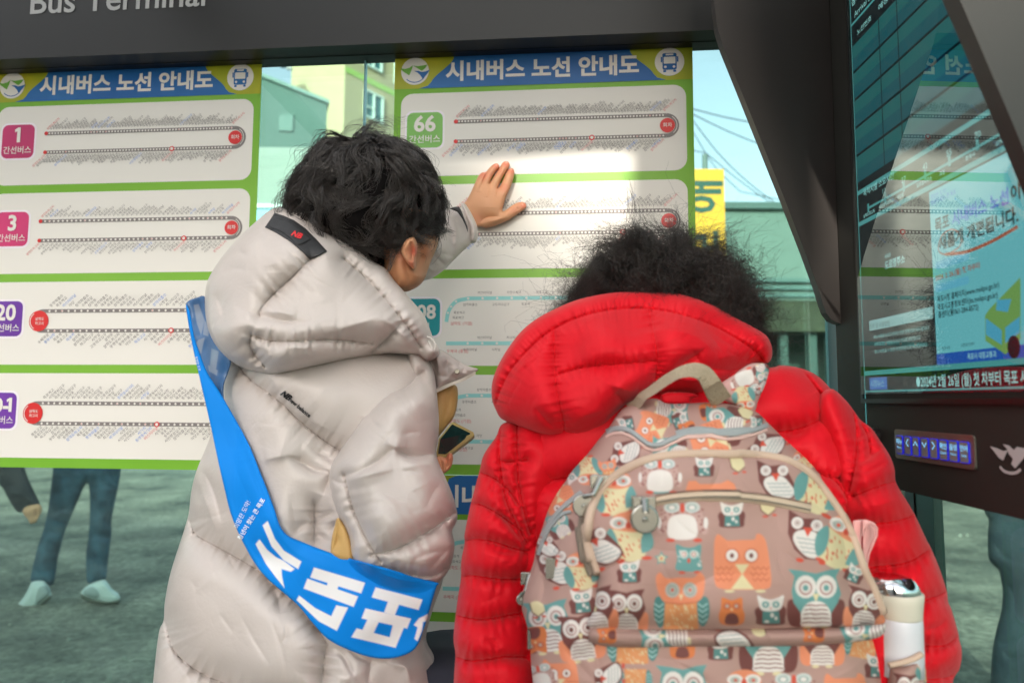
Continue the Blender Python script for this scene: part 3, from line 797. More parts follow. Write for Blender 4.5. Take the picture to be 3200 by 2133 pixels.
# the notice shown on the screen
no = Flat(KF, 0.0020); q0 = kq(V_, [(477, 372)])[0]; q1 = kq(V_, [(526, 1365)])[0]
uN = (q0[0] + q1[0]) / 2
no.rect(uN, q0[1], su1 - .001, q1[1]); no.build('notice', em('notice_pale', (112, 182, 190), ES), screen)
nb = Flat(KF, 0.0024); vbb = kq(V_, [(527, 1302)])[0, 1]; nb.rect(uN, vbb, su1 - .001, q1[1])
for x, y in ((512, 800), (522, 925)): a = kq(V_, [(x, y)])[0]
nb.build('notice_footer', em('notice_blue', (40, 86, 170), ES), screen)
pill = Flat(KF, 0.0024)
for y0_, y1_ in ((775, 822), (905, 950)):
    a = kq(V_, [(514, y0_)])[0]; b2 = kq(V_, [(514, y1_)])[0]; c2 = kq(V_, [(712, y0_ - 45)])[0, 0]; pill.rrect(a[0], a[1], c2, b2[1], .004)
pill.build('notice_pill', em('notice_pill', (104, 176, 200), ES), screen)
kt2(V_, 515, 598, 600, '목포', .0170, .03, dk); kt2(V_, 540, 700, 1000, '새롭게 개편됩니다.', .0170, .035, dk); kt2(V_, 952, 420, 1010, '이', .0170, .03, dk)
for s, x, y, x1 in (('목포시청 홈페이지(www.mokpo.go.kr)', 529, 1002, 888), ('목포시교통정보센터(its.mokpo.go.kr)', 531, 1050, 880), ('콜센터(☎061-284-8572)', 534, 1092, 768)): kt2(V_, x, y, x1, s, .0078, .02, dk)
kt(V_, 556, 1278, '목포시청', .0040, .0, dk); kt(V_, 665, 1260, '교통정보센터', .0040, .0, dk)
dk.build('notice_lettering', em('ink', (18, 34, 40), ES), screen)
bt = Flat(KF, 0.0026); kt2(V_, 615, 560, 945, '시내버스 노선', .0170, .03, bt); kt2(V_, 490, 415, 580, '희망찬 도약!', .0064, .0, bt); kt2(V_, 492, 447, 637, '청년이 찾는 큰 목포', .0064, .01, bt)
bt.build('notice_lettering', em('ink_blue', (52, 92, 190), ES), screen)
rdn = Flat(KF, 0.0026); kt2(V_, 518, 880, 775, '2024. 2. 26.(월) 첫 차부터', .0076, .02, rdn); rdn.line(spline(kq(V_, [(575, 728), (700, 712), (850, 650), (995, 568)]), 6), .0035)
rdn.line(spline(kq(V_, [(655, 600), (610, 585), (555, 620), (535, 700), (575, 728), (650, 690), (672, 640)]), 6), .0016)
rdn.build('notice_underline', em('ink_red', (170, 84, 56), ES), screen)
ww = Flat(KF, 0.0028); kt2(V_, 705, 1332, 873, '목포시 대중교통과', .0072, .01, ww)
nw = Flat(KF, 0.0020); a = kq(V_, [(132, 1440)])[0]; b2 = kq(V_, [(132, 1508)])[0]; nw.rect(a[0], a[1], kq(V_, [(233, 1435)])[0, 0], b2[1]); nw.build('news_box', em('news_blue', (62, 104, 176), ES), screen)
kt2(V_, 142, 1492, 222, '시청뉴스', .0112, .0, ww); ww.build('screen_lettering', em('text_white', (160, 210, 214), ES), screen)
# little bus drawn on the notice
bb = Flat(KF, 0.0027)
bb.poly(kq(V_, [(806, 1080), (830, 1045), (1010, 860), (1012, 900), (1012, 1215), (990, 1240), (925, 1305), (808, 1225)])[::-1]); bb.build('notice_bus', em('bus_yellow', (120, 156, 84), ES), screen)
bb = Flat(KF, 0.0030); bb.poly(kq(V_, [(812, 1095), (905, 1165), (905, 1250), (812, 1190)])[::-1]); bb.poly(kq(V_, [(878, 990), (960, 985), (940, 1060), (870, 1050)])[::-1]); bb.poly(kq(V_, [(925, 1150), (1010, 1085), (1010, 1180), (925, 1240)])[::-1])
bb.build('notice_bus', em('bus_window', (84, 160, 190), ES), screen)
bb = Flat(KF, 0.0031); a = kq(V_, [(975, 1262)])[0]; bb.disc(a[0], a[1], .0085, 16, ry=.011); bb.build('notice_bus', em('tyre', (20, 30, 34), ES), screen)
# cover glass of the screen: clear, mirrors the posters at this shallow angle
m_cover = bpy.data.materials.new('screen_glass'); m_cover.use_nodes = True
t = m_cover.node_tree; t.nodes.clear()
tr = t.nodes.new('ShaderNodeBsdfTransparent'); tr.inputs[0].default_value = (0.75, 0.9, 0.88, 1); gl = t.nodes.new('ShaderNodeBsdfGlossy'); gl.inputs['Roughness'].default_value = 0.012; gl.inputs[0].default_value = (0.86, 0.98, 0.95, 1)
fr = t.nodes.new('ShaderNodeFresnel'); fresnel_two_sided(t, fr, 2.7); mx = t.nodes.new('ShaderNodeMixShader'); o_ = t.nodes.new('ShaderNodeOutputMaterial')
t.links.new(fr.outputs[0], mx.inputs[0]); t.links.new(tr.outputs[0], mx.inputs[1]); t.links.new(gl.outputs[0], mx.inputs[2]); t.links.new(mx.outputs[0], o_.inputs[0])
V = np.array([kxyz(Ys0, zs0, .0052), kxyz(Ys0, zs1, .0052), kxyz(Ys1, zs1, .0052), kxyz(Ys1, zs0, .0052)]); mk('screen_glass', V, [(3, 2, 1, 0)], m_cover, kiosk)
# button plate
pq = kq(R_, [(338, 235), (755, 268), (766, 453), (343, 384)]); u0 = pq[:, 0].min() * 0 + (pq[0, 0] + pq[3, 0]) / 2; u1 = (pq[1, 0] + pq[2, 0]) / 2; v0 = (pq[0, 1] + pq[1, 1]) / 2; v1 = (pq[2, 1] + pq[3, 1]) / 2
fl = Flat(KF, 0.0); fl.rrect(u0, v0, u1, v1, .004); pts = fl.v[0]
V, F = prism(pts + KN * 0.0003, KN * 0.0022); plate = mk('button_panel', V, F, m_steel, kiosk)
bx = [(355, 388), (397, 432), (440, 475), (485, 524), (532, 573), (582, 625), (632, 680), (686, 737)]
m_btn = mat('button_face', srgb(120, 124, 124), 0.35); m_glow = mat('button_glow', (0.01, 0.01, 0.2), 0.4, emit=(0.02, 0.03, 0.9), es=0.15); m_icon = mat('button_icon', (0.1, 0.3, 0.5), 0.4, emit=(0.25, 0.62, 0.95), es=0.30)
labs = ['메뉴', '<', '∧', '∨', '>', '확인', '음성', '언어']; subs = ['Menu', '', '', '', '', 'Check', 'Voice', 'Lang']
dv = (v1 - v0)
for k, (a, b_) in enumerate(bx):
    ua = kq(R_, [(a, 320)])[0, 0]; ub = kq(R_, [(b_, 330)])[0, 0]; va, vb = v0 + dv * .20, v0 + dv * .84
    f1 = Flat(KF, 0.0026); f1.rrect(ua, va, ub, vb, .0025); o1 = mk('button', *prism(f1.v[0], KN * .0012), m_glow, kiosk)
    f2 = Flat(KF, 0.0041); f2.rrect(ua + .0009, va + .0009, ub - .0009, vb - .0009, .0018); f2.build('button_face', m_btn, o1)
    f3 = Flat(KF, 0.0044); um = (ua + ub) / 2; vm = va + (vb - va) * .35; s_ = .0042
    if k == 1: f3.line([(um + s_ * .6, vm - s_), (um - s_ * .6, vm), (um + s_ * .6, vm + s_)], .0014)
    elif k == 2: f3.line([(um - s_, vm + s_ * .6), (um, vm - s_ * .6), (um + s_, vm + s_ * .6)], .0014)
    elif k == 3: f3.line([(um - s_, vm - s_ * .6), (um, vm + s_ * .6), (um + s_, vm - s_ * .6)], .0014)
    elif k == 4: f3.line([(um - s_ * .6, vm - s_), (um + s_ * .6, vm), (um - s_ * .6, vm + s_)], .0014)
    else: f3.text(labs[k], um, vm + .002, .0072, .01, 'c')
    if subs[k]: f3.text(subs[k], um, va + (vb - va) * .70, .0042, 0, 'c')
    f3.build('button_icon', m_icon, o1)
# city emblem on the kiosk
lg = Flat(KF, 0.0012)
lg.poly(kq(R_, [(835, 325), (870, 334), (905, 350), (931, 344), (918, 370), (905, 400), (882, 386), (862, 358)])[::-1])
lg.poly(kq(R_, [(903, 314), (935, 320), (962, 345), (978, 328), (1010, 335), (1040, 330), (1025, 372), (1000, 405), (968, 442), (948, 418), (956, 390), (935, 366), (926, 340)])[::-1])
lg.line(spline(kq(R_, [(888, 432), (910, 455), (945, 466), (975, 462), (998, 446)]), 5), .0028)
lg.build('emblem', m_sign, kiosk)
kn_ = kq(R_, [(238, 268)])[0]; f9 = Flat(KF, 0.0003); f9.disc(kn_[0], kn_[1], .010, 20); mk('lock_knob', *prism(f9.v[0], KN * .006), m_gask, kiosk)

for o in bpy.data.objects:
    if o.name.split('.')[0] in ('screen_lettering', 'notice_lettering'): o['kind'] = 'stuff'
# ------------------------------------------------------------------ what stands beyond the glass
def pw(x, y, Y): return at(P(W, [(x, y)]), Y)[0]
m_cream = mat('cream_render', srgb(170, 160, 126), 0.9, var=0.05, vscale=0.8)
m_gable = mat('teal_cladding', srgb(72, 98, 92), 0.8, var=0.06, vscale=0.7)
m_mint = mat('mint_wall', srgb(138, 150, 142), 0.85, var=0.05, vscale=0.6)
m_win = mat('window_glass', srgb(60, 110, 112), 0.15, 0.6); m_frame = mat('window_frame', srgb(200, 214, 206), 0.6)
# cream block of flats
c0 = pw(789, 300, 32); A = np.array([-1, .2, 0]) * 2.8; Bv = np.array([.583, .812, 0]) * 20
base = [c0 + A, c0, c0 + Bv, c0 + A + Bv]; base = np.array([[p[0], p[1], 0.0] for p in base])
flat = thing('apartment_building', 'cream apartment block with green stripe beyond the glass between two posters', 'building', tuple(base[1]))
V, F = prism(base, (0, 0, 26)); mk('wall', V, F, m_cream, flat)
bf = Frame(base[1], Bv / 20, DN, np.array([.812, -.583, 0]))
def bfq(x, y):
    d = dirs(P(W, [(x, y)]))[0]; c = np.array([0, 0, EYE]); tt = ((bf.O - c) @ bf.N) / (d @ bf.N); p = c + d * tt; return (p - bf.O) @ bf.U, p[2]
st = Flat(bf, 0.03); (ua, za), (ub, zb2) = bfq(806, 158), bfq(806, 172)
st.rect(0.0, -za, 19.9, -zb2); st.build('stripe', mat('green_paint', srgb(156, 186, 104), 0.8), flat)
for (x0, x1, y0, y1) in ((836, 876, 120, 160), (835, 878, 214, 278), (836, 874, 338, 400), (905, 935, 150, 200)):
    (ua, za), (ub, _) = bfq(x0, (y0 + y1) / 2), bfq(x1, (y0 + y1) / 2); _, z1_ = bfq((x0 + x1) / 2, y1); _, z0_ = bfq((x0 + x1) / 2, y0)
    def bb_(u0, u1, z0, z1, o0, o1): 
        V = [bf.p([(u, -z)], o)[0] for o in (o0, o1) for (u, z) in ((u0, z0), (u1, z0), (u1, z1), (u0, z1))]; return np.array(V), [(0, 3, 2, 1), (4, 5, 6, 7), (0, 1, 5, 4), (1, 2, 6, 5), (2, 3, 7, 6), (3, 0, 4, 7)]
    um = (ua + ub) / 2
    fo_ = mk('window', *merge([bb_(ua, ub, z0_ - .1, z0_, .01, .12), bb_(ua, ub, z1_, z1_ + .1, .01, .12), bb_(ua, ua + .08, z1_ + .1, z0_ - .1, .01, .12), bb_(ub - .08, ub, z1_ + .1, z0_ - .1, .01, .12), bb_(um - .04, um + .04, z1_ + .1, z0_ - .1, .01, .12), bb_(ua + .08, um - .04, z1_ + .55, z1_ + .62, .01, .1)]), m_frame, flat)
    mk('pane', *bb_(ua + .08, ub - .08, z1_ + .1, z0_ - .1, .004, .03), m_win, fo_)
p = pw(652, 146, 31); ac = thing('wall_unit', 'small dark box fixed at the edge of the cream apartment block', 'air conditioner', tuple(p))
mk('casing', *box(p - [.2, .2, .12], p + [.2, .2, .12]), mat('unit_dark', srgb(52, 66, 66), 0.6), ac); mk('bracket', *box(p + [.15, -.05, -.3], p + [.4, .05, -.13]), m_gask, ac)
# teal gabled building
g = [pw(x, y, 22.0) for x, y in ((430, 112), (603, 180), (751, 240), (751, 342))]
gp = np.array([(g[0][0], 22, g[0][2]), (g[1][0], 22, g[1][2]), (g[2][0], 22, g[2][2]), (g[3][0], 22, 0.0), (2 * g[0][0] - g[3][0], 22, 0.0), (2 * g[0][0] - g[2][0], 22, g[2][2])])
gb = thing('gabled_building', 'teal building with sloping roof edge beyond the glass beside the left poster', 'building', tuple(gp[3]))
mk('wall', *prism(gp[::-1], (-2.6, 7, 0)), m_gable, gb)
rf = [gp[0] + [0, -.15, .02], gp[2] + [.12, -.15, -.03]]; rf = np.array([rf[0], rf[1], rf[1] + [0, 0, .12], rf[0] + [0, 0, .12]]); mk('roof_edge', *prism(rf, (-2.7, 7.3, 0)), mat('roof_edge', srgb(104, 130, 124), 0.7), gb)
w0 = pw(640, 262, 21.9); w1 = pw(672, 300, 21.9); mk('vent_panel', *box((w0[0], 21.93, w1[2]), (w1[0], 21.99, w0[2])), mat('vent', srgb(84, 112, 106), 0.7), gb)
# low mint wall building in front of it
a, b_ = pw(380, 337, 16), pw(905, 468, 16)
mb = thing('low_building', 'pale mint low building below the teal gable beyond the glass', 'building', (a[0], 16, 0))
mk('wall', *box((a[0], 16, 0), (b_[0], 19, a[2])), m_mint, mb); c_ = pw(600, 470, 15.9)
mk('ledge', *box((a[0], 15.86, c_[2] - .07), (b_[0], 15.997, c_[2])), mat('white_paint', srgb(228, 234, 230), 0.6), mb)
mk('skirt', *box((a[0], 15.92, 0.0), (b_[0], 15.996, c_[2] - .1)), mat('blue_skirt', srgb(140, 186, 206), 0.7), mb)
# warehouse on the right
a, b_ = pw(1560, 482, 12.0), pw(2300, 692, 12.0)
wh_ = thing('warehouse', 'pale teal warehouse with open dark ground floor right of the posters', 'warehouse', (a[0], 12, 0))
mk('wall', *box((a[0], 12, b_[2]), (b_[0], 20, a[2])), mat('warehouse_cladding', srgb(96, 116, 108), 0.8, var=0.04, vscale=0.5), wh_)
mk('roof_trim', *box((a[0], 11.88, a[2]), (b_[0] + .1, 20, a[2] + .12)), mat('roof_trim', srgb(70, 92, 88), 0.7), wh_)
for k in range(3):
    z = b_[2] + .05 + k * .13; mk('gutter_band', *box((a[0], 11.93 - .02 * k, z), (b_[0], 11.998, z + .07)), mat('band', srgb(76, 104, 100), 0.7), wh_)
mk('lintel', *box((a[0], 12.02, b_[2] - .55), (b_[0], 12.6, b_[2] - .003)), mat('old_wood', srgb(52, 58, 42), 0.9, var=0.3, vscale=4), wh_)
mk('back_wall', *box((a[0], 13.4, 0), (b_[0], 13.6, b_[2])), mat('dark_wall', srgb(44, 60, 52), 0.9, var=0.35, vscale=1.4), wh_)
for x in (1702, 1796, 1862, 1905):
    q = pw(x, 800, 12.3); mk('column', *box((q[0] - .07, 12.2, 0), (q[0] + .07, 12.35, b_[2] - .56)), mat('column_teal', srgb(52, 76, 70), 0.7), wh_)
# shrubs in front of the warehouse
leafm = mat('leaf', srgb(74, 118, 40), 0.6, col2=srgb(110, 150, 58), vscale=9)
for k, (x, y, Y, hgt, lab) in enumerate(((1815, 905, 10.2, 1.75, 'leafy green shrub beyond the glass right of the red hood'), (1868, 905, 10.6, 1.35, 'lower green shrub beyond the glass beside the kiosk'))):
    q = pw(x, y, Y); sh = thing('shrub', lab, 'shrub', (q[0], Y, 0))
    n = 700; c = rng.standard_normal((n, 3)) * [.30, .25, .30]; c = c * np.clip(1 - np.abs(c[:, 2:]) * .5, .3, 1) + [q[0], Y, hgt * .62]; c[:, 2] = np.clip(c[:, 2], .15, hgt)
    d1 = rng.standard_normal((n, 3)); d1 /= np.linalg.norm(d1, axis=1)[:, None]; d2 = np.cross(d1, rng.standard_normal((n, 3))); d2 /= np.linalg.norm(d2, axis=1)[:, None]
    s_ = rng.uniform(.03, .07, (n, 1)); V = np.stack([c - d1 * s_, c + d2 * s_ * .5, c + d1 * s_, c - d2 * s_ * .5], 1).reshape(-1, 3)
    mk('foliage', V, np.arange(n * 4).reshape(-1, 4), leafm, sh)
    mk('stem', *merge([loft([(q[0] + dx, Y, 0), (q[0] + dx * 2, Y, hgt * .4), (q[0] + dx * 4, Y, hgt * .8)], [.03, .02, .008], 7) for dx in (-.05, 0, .04)]), mat('bark', srgb(82, 72, 54), 0.9), sh)
# yellow hanging sign with green letters
a, b_ = pw(1594, 388, 8), pw(1668, 630, 8)
sg = thing('hanging_sign', 'yellow vertical sign with dark green letters beside the right poster edge', 'sign', (a[0], 8, b_[2]))
mk('board', *box((a[0], 8, b_[2]), (b_[0], 8.12, a[2])), mat('sign_yellow', srgb(212, 156, 34), 0.6), sg)
sf = Frame(np.array([a[0], 8, a[2]]), (1, 0, 0), DN, (0, -1, 0)); sl = Flat(sf, 0.004)
def sq(x, y): p = pw(x, y, 8); return p[0] - a[0], a[2] - p[2]
u_, v_ = sq(1652, 492); sl.text('애', u_, v_, .48, .03, rot=90); u_, v_ = sq(1652, 612); sl.text('모', u_, v_, .48, .03, rot=90)
sl.build('lettering', mat('sign_green', srgb(24, 72, 60), 0.6), sg)
q = pw(1622, 352, 8); mk('pole', *loft([(q[0], 8.06, 0), (q[0], 8.06, q[2])], [.04, .035], 8), mat('pole_grey', srgb(96, 112, 108), 0.6), sg)
# overhead cables
for k, pts in enumerate((((1590, 250), (1660, 268), (1760, 288)), ((1590, 262), (1680, 305), (1800, 352)), ((1590, 275), (1650, 352), (1720, 420), (1800, 480)), ((1622, 352), (1680, 400), (1740, 445), (1800, 486)), ((1590, 300), (1640, 380), (1700, 440)))):
    Yc = 16 + k; L3 = at(P(W, spline(pts, 6)), Yc)
    # carry the cable on beyond both ends
    L3 = np.vstack([L3[0] * 2 - L3[3] + [-3, 0, .4], L3, L3[-1] * 2 - L3[-4] + [3, 0, -.3]])
    o = mk('cable', *loft(L3, [.014] * len(L3), 5), m_gask); tag(o, ['topmost thin overhead cable in the sky strip right of the posters', 'second overhead cable below the topmost one in the sky strip', 'steep overhead cable sagging towards the warehouse roof', 'overhead cable leaving the pole top by the yellow sign', 'short steep overhead cable just above the yellow sign'][k], 'cable', 'overhead cables')
# unseen block added behind the camera to keep low sun off the lower shelter
ob = thing('sun_block_low', 'unseen low pale block added behind the camera to shade the lower shelter', 'building', (-3.2, -11, 0))
mk('wall', *box((-4.08, -15, 0), (-2.7, -11, 5.86)), mat('low_block_wall', srgb(214, 208, 196), 0.9, var=.05, vscale=.5), ob)
for z in (1.0, 3.8): mk('window', *box((-3.6, -10.99, z), (-2.9, -10.9, z + 1.3)), m_win, ob)
ob = thing('sun_block_high', 'unseen higher pale block added behind the camera to shade the left poster', 'building', (-16, -11, 0))  # second added block, bounds the sun patch on the left
mk('wall', *box((-26, -15, 0), (-4.09, -11, 6.75)), mat('high_block_wall', srgb(222, 214, 200), 0.9, var=.05, vscale=.5), ob)
for k in range(5):
    for z in (1.0, 3.8): mk('window', *box((-25 + k * 4.3, -10.99, z), (-23 + k * 4.3, -10.9, z + 1.3)), m_win, ob)
# ------------------------------------------------------------------ paint helpers for printed cloth
def pfill(col, Q, poly, c, aa=1.6):
    poly = np.asarray(poly, float); lo = poly.min(0) - 3; hi = poly.max(0) + 3
    m = np.flatnonzero((Q[:, 0] > lo[0]) & (Q[:, 0] < hi[0]) & (Q[:, 1] > lo[1]) & (Q[:, 1] < hi[1]))
    if not len(m): return
    q = Q[m]; d = pdist(q, poly, True)[0] * np.where(inside(q, poly), 1, -1)
    w = np.clip(0.5 + d / (2 * aa), 0, 1)[:, None]; col[m] = col[m] * (1 - w) + np.array(c) * w
def pline(col, Q, pts, wd, c, aa=1.2):
    pts = np.asarray(pts, float); lo = pts.min(0) - wd - 3; hi = pts.max(0) + wd + 3
    m = np.flatnonzero((Q[:, 0] > lo[0]) & (Q[:, 0] < hi[0]) & (Q[:, 1] > lo[1]) & (Q[:, 1] < hi[1]))
    if not len(m): return
    d = pdist(Q[m], pts)[0]; w = np.clip(0.5 + (wd / 2 - d) / (2 * aa), 0, 1)[:, None]; col[m] = col[m] * (1 - w) + np.array(c) * w
def ptext(name, surf, crop, x, y, txt, size, rot, m, parent, bold=0.0, lift=0.0015, sx=1.0, shear=0.0):
    """lettering laid on a curved cloth surface; size in picture pixels"""
    tv, tf, w = glyphs(txt, bold, 3); o = P(crop, [(x, y)])[0]; a = math.radians(rot)
    u = (tv[:, 0] + shear * tv[:, 1]) * size * sx; v = tv[:, 1] * size
    q = np.stack([o[0] + u * math.cos(a) - v * math.sin(a), o[1] - (u * math.sin(a) + v * math.cos(a))], 1)
    V = at(q, surf(q) - lift); return mk(name, V, tf, m, parent)

def hair(c, rad, roots, clump_n, per, L, crown, grav, lift, curl, wav, seed, r0h=0.00042, steps=11, tipsep=0.35, spread=0.006, coil=0.0, outw=0.0, stray=0.06):
    r = np.random.default_rng(seed); c = np.array(c); rad = np.array(rad)
    N = clump_n; d = roots(r, N)
    d /= np.linalg.norm(d, axis=1)[:, None]
    P0 = c + d * rad; crown = np.array(crown)
    n = d / rad; n /= np.linalg.norm(n, axis=1)[:, None]
    v = (P0 - crown); v += r.standard_normal(v.shape) * 0.02 + np.array(grav) * 0.03
    v -= n * (v * n).sum(1)[:, None]; v /= np.linalg.norm(v, axis=1)[:, None] + 1e-9
    Ls = L * r.uniform(0.55, 1.15, N); ds = (Ls / steps)[:, None]
    ph = r.uniform(0, 6.28, N); fq = r.uniform(0.6, 1.5, N) * wav; hl = r.uniform(0.3, 1.0, N); turn = r.normal(0, 1, N) * curl
    pts = [P0]; p = P0.copy()
    for k in range(1, steps):
        t = k / (steps - 1)
        n = (p - c) / rad ** 2; n /= np.linalg.norm(n, axis=1)[:, None]
        side = np.cross(n, v)
        v = v + side * (turn * 0.12 + curl * 0.35 * np.sin(ph + fq * t * 6.28))[:, None] + np.array(grav) * 0.10 + n * (outw * (0.5 + hl) * (1.2 - t))[:, None]
        v /= np.linalg.norm(v, axis=1)[:, None]
        p = p + v * ds
        q = (p - c) / rad; rho = np.linalg.norm(q, axis=1)
        target = 1.0 + lift * hl * math.sin(min(1, t * 1.25) * math.pi * 0.55) + 0.02
        lo = np.maximum(rho, target * 1.0) if outw > 0 else target * 0.75 + np.maximum(rho, target) * 0.25
        p = c + q / rho[:, None] * lo[:, None] * rad
        pts.append(p.copy())
    G = np.stack(pts, 1)                                   # N,steps,3
    idx = np.repeat(np.arange(N), per); M = len(idx)
    off = r.standard_normal((M, 1, 3)) * spread
    t = np.linspace(0, 1, steps)[None, :, None]
    S = G[idx] + off * (1.0 - tipsep * t)
    w1 = r.standard_normal((M, 1, 3)); w2 = r.standard_normal((M, 1, 3)); f = r.uniform(0.5, 1.6, (M, 1, 1)); p1 = r.uniform(0, 6.28, (M, 1, 1))
    S = S + (w1 * np.sin(f * t * 6.28 + p1) - w1 * np.sin(p1)) * spread * 0.35 * t + w2 * t ** 2 * spread * 0.6
    st = r.random(M) < stray
    S[st] += (S[st] - c) * (np.linspace(0, 1, steps)[None, :, None] ** 1.5) * r.uniform(0.05, 0.32, (st.sum(), 1, 1)) + r.standard_normal((st.sum(), 1, 3)) * 0.012 * t
    if coil:
        fa = r.uniform(1.0, 3.2, (M, 1, 1)); pa = r.uniform(0, 6.28, (M, 1, 1)); c1 = r.standard_normal((M, 1, 3)); c2 = r.standard_normal((M, 1, 3))
        S = S + coil * (c1 * (np.sin(fa * t * 6.28 + pa) - np.sin(pa)) + c2 * (np.cos(fa * t * 6.28 + pa) - np.cos(pa))) * np.clip(t * 3, 0, 1)
    cut = r.uniform(0.7, 1.0, (M, 1, 1))
    S = S[:, :1] + (S - S[:, :1]) * cut
    return tubes(S, r0h, r0h * 0.35)

def locks(c, rad, roots, N, per, L, crown, grav, lift, wave, seed, r0h=.0004, steps=13, spread=.007, tip=.85, flip=.25, frizz=.0006, uneven=0.0):
    """wavy hair: broad tapering locks that follow one smooth flow over the head"""
    r = np.random.default_rng(seed); c = np.array(c); rad = np.array(rad)
    d = roots(r, N); N = len(d); d /= np.linalg.norm(d, axis=1)[:, None]; P0 = c + d * rad; crown = np.array(crown); grav = np.array(grav)
    K = r.standard_normal((3, 3)) * 38; PH = r.uniform(0, 6.28, 3)
    def field(p):
        n = (p - c) / rad ** 2; n /= np.linalg.norm(n, axis=1)[:, None]
        v = p - crown; v = v / (np.linalg.norm(v, axis=1)[:, None] + .02) + grav
        v -= n * (v * n).sum(1)[:, None]; v /= np.linalg.norm(v, axis=1)[:, None] + 1e-9
        th = wave * (np.sin(p @ K[0] + PH[0]) + .6 * np.sin(p @ K[1] * 1.7 + PH[1])); s_ = np.cross(n, v)
        return v * np.cos(th)[:, None] + s_ * np.sin(th)[:, None], n
    v, n = field(P0); ds = (L * r.uniform(.6, 1.2, N) / steps)[:, None]; hl = r.uniform(.12, 1.0, N) ** .8 * (1 + uneven * np.sin(d @ r.standard_normal(3) * 5 + 1) * np.cos(d @ r.standard_normal(3) * 4)); fl = r.normal(0, 1, N); own = r.normal(0, .10, N); p = P0.copy(); pts = [p.copy()]
    for k in range(1, steps):
        t = k / (steps - 1); f, n = field(p); s_ = np.cross(n, v); v = v * .72 + f * .28 + s_ * (own * (.4 + 1.6 * t))[:, None]; v /= np.linalg.norm(v, axis=1)[:, None]; p = p + v * ds
        q = (p - c) / rad; rho = np.linalg.norm(q, axis=1)
        tgt = 1.03 + lift * hl * np.sin(np.pi * min(.62, t * .8)) + np.where(fl > 0, flip, -.10) * np.abs(fl) * max(0, t - .55) ** 1.5 * hl
        p = c + q / rho[:, None] * (rho * .2 + tgt * .8)[:, None] * rad; pts.append(p.copy())
    G = np.stack(pts, 1); idx = np.repeat(np.arange(N), per); M = len(idx); t = np.linspace(0, 1, steps)[None, :, None]
    T = np.gradient(G, axis=1); T /= np.linalg.norm(T, axis=2, keepdims=True); nn = (G - c) / rad ** 2; nn /= np.linalg.norm(nn, axis=2, keepdims=True); sd = np.cross(nn, T)
    a = r.normal(0, 1, (M, 1, 1)); b_ = r.normal(0, .38, (M, 1, 1)); wd = spread * (1 - tip * t ** 1.6) * (.35 + .65 * np.sin(np.pi * np.clip(t + .22, 0, .6) / .6 * .5))
    S = G[idx] + sd[idx] * a * wd + nn[idx] * b_ * wd
    w1 = r.standard_normal((M, 1, 3)); f = r.uniform(.5, 2.0, (M, 1, 1)); p1 = r.uniform(0, 6.28, (M, 1, 1)); S = S + w1 * (np.sin(f * t * 6.28 + p1) - np.sin(p1)) * frizz * (.3 + t)
    S = S[:, :1] + (S - S[:, :1]) * r.uniform(.75, 1.03, (M, 1, 1))
    return tubes(S, r0h, r0h * .4)

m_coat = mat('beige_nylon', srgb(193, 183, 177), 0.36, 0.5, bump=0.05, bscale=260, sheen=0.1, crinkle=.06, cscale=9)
m_strap = mat('black_nylon', srgb(38, 38, 40), 0.55, bump=0.1, bscale=700)
m_skin = mat('skin', srgb(196, 140, 108), 0.5, 0.4, attr=True, sss=0.12, bump=0.05, bscale=420)
m_hair = mat('black_hair', (0.032, 0.025, 0.021), 0.33, 0.65, sheen=0.0)
m_hair2 = mat('dark_brown_hair', (0.019, 0.012, 0.009), 0.38, 0.6)
m_scalp = mat('hair_base', (0.006, 0.005, 0.005), 0.9, 0.1)

man = thing('person', 'person in beige puffer coat with blue sash pressing a hand on the poster', 'person', (-0.17, 1.0, 0.13))
SK = np.array(srgb(204, 150, 112)); SKR = np.array(srgb(208, 104, 84))
# torso of the coat
torsoB = [(330, 40), (262, 200), (238, 330), (232, 440), (168, 600), (142, 700), (130, 800), (108, 880), (80, 965), (45, 1080), (22, 1200), (16, 1285), (-6, 1345), (-32, 1568), (-60, 1900), (-80, 2250), (1285, 2250), (1290, 1800), (1272, 1568), (1250, 1460), (1205, 1370), (1230, 1250), (1290, 1060), (1270, 900), (1235, 700), (1215, 400), (1232, 220), (1190, 100), (1050, 60), (700, 30)]
Yt = rbf([(*P(B_, [(x, y)])[0], v) for x, y, v in ((300, 100, 1.02), (650, 200, 0.98), (1150, 200, 0.99), (200, 900, 1.0), (650, 900, 0.97), (1200, 900, 1.0), (50, 1500, 1.0), (650, 1500, 0.955), (1200, 1500, 0.99), (600, 2200, 0.97))])
seamT = [P(B_, s) for s in ([(330, 100), (400, 190), (520, 280), (640, 390), (740, 470), (820, 522)], [(132, 828), (150, 880), (184, 912), (285, 967), (370, 1015), (450, 1065), (560, 1160), (640, 1220), (700, 1300), (755, 1392)], [(20, 1286), (55, 1407), (122, 1481), (224, 1542), (420, 1610), (720, 1650), (1000, 1640)], [(755, 1392), (742, 1480), (736, 1568), (730, 1700)], [(140, 700), (120, 690)], [(700, 760), (698, 860), (700, 930)])]
fT = lambda pts, w, a: (P(B_, pts), w, a * 1.35)
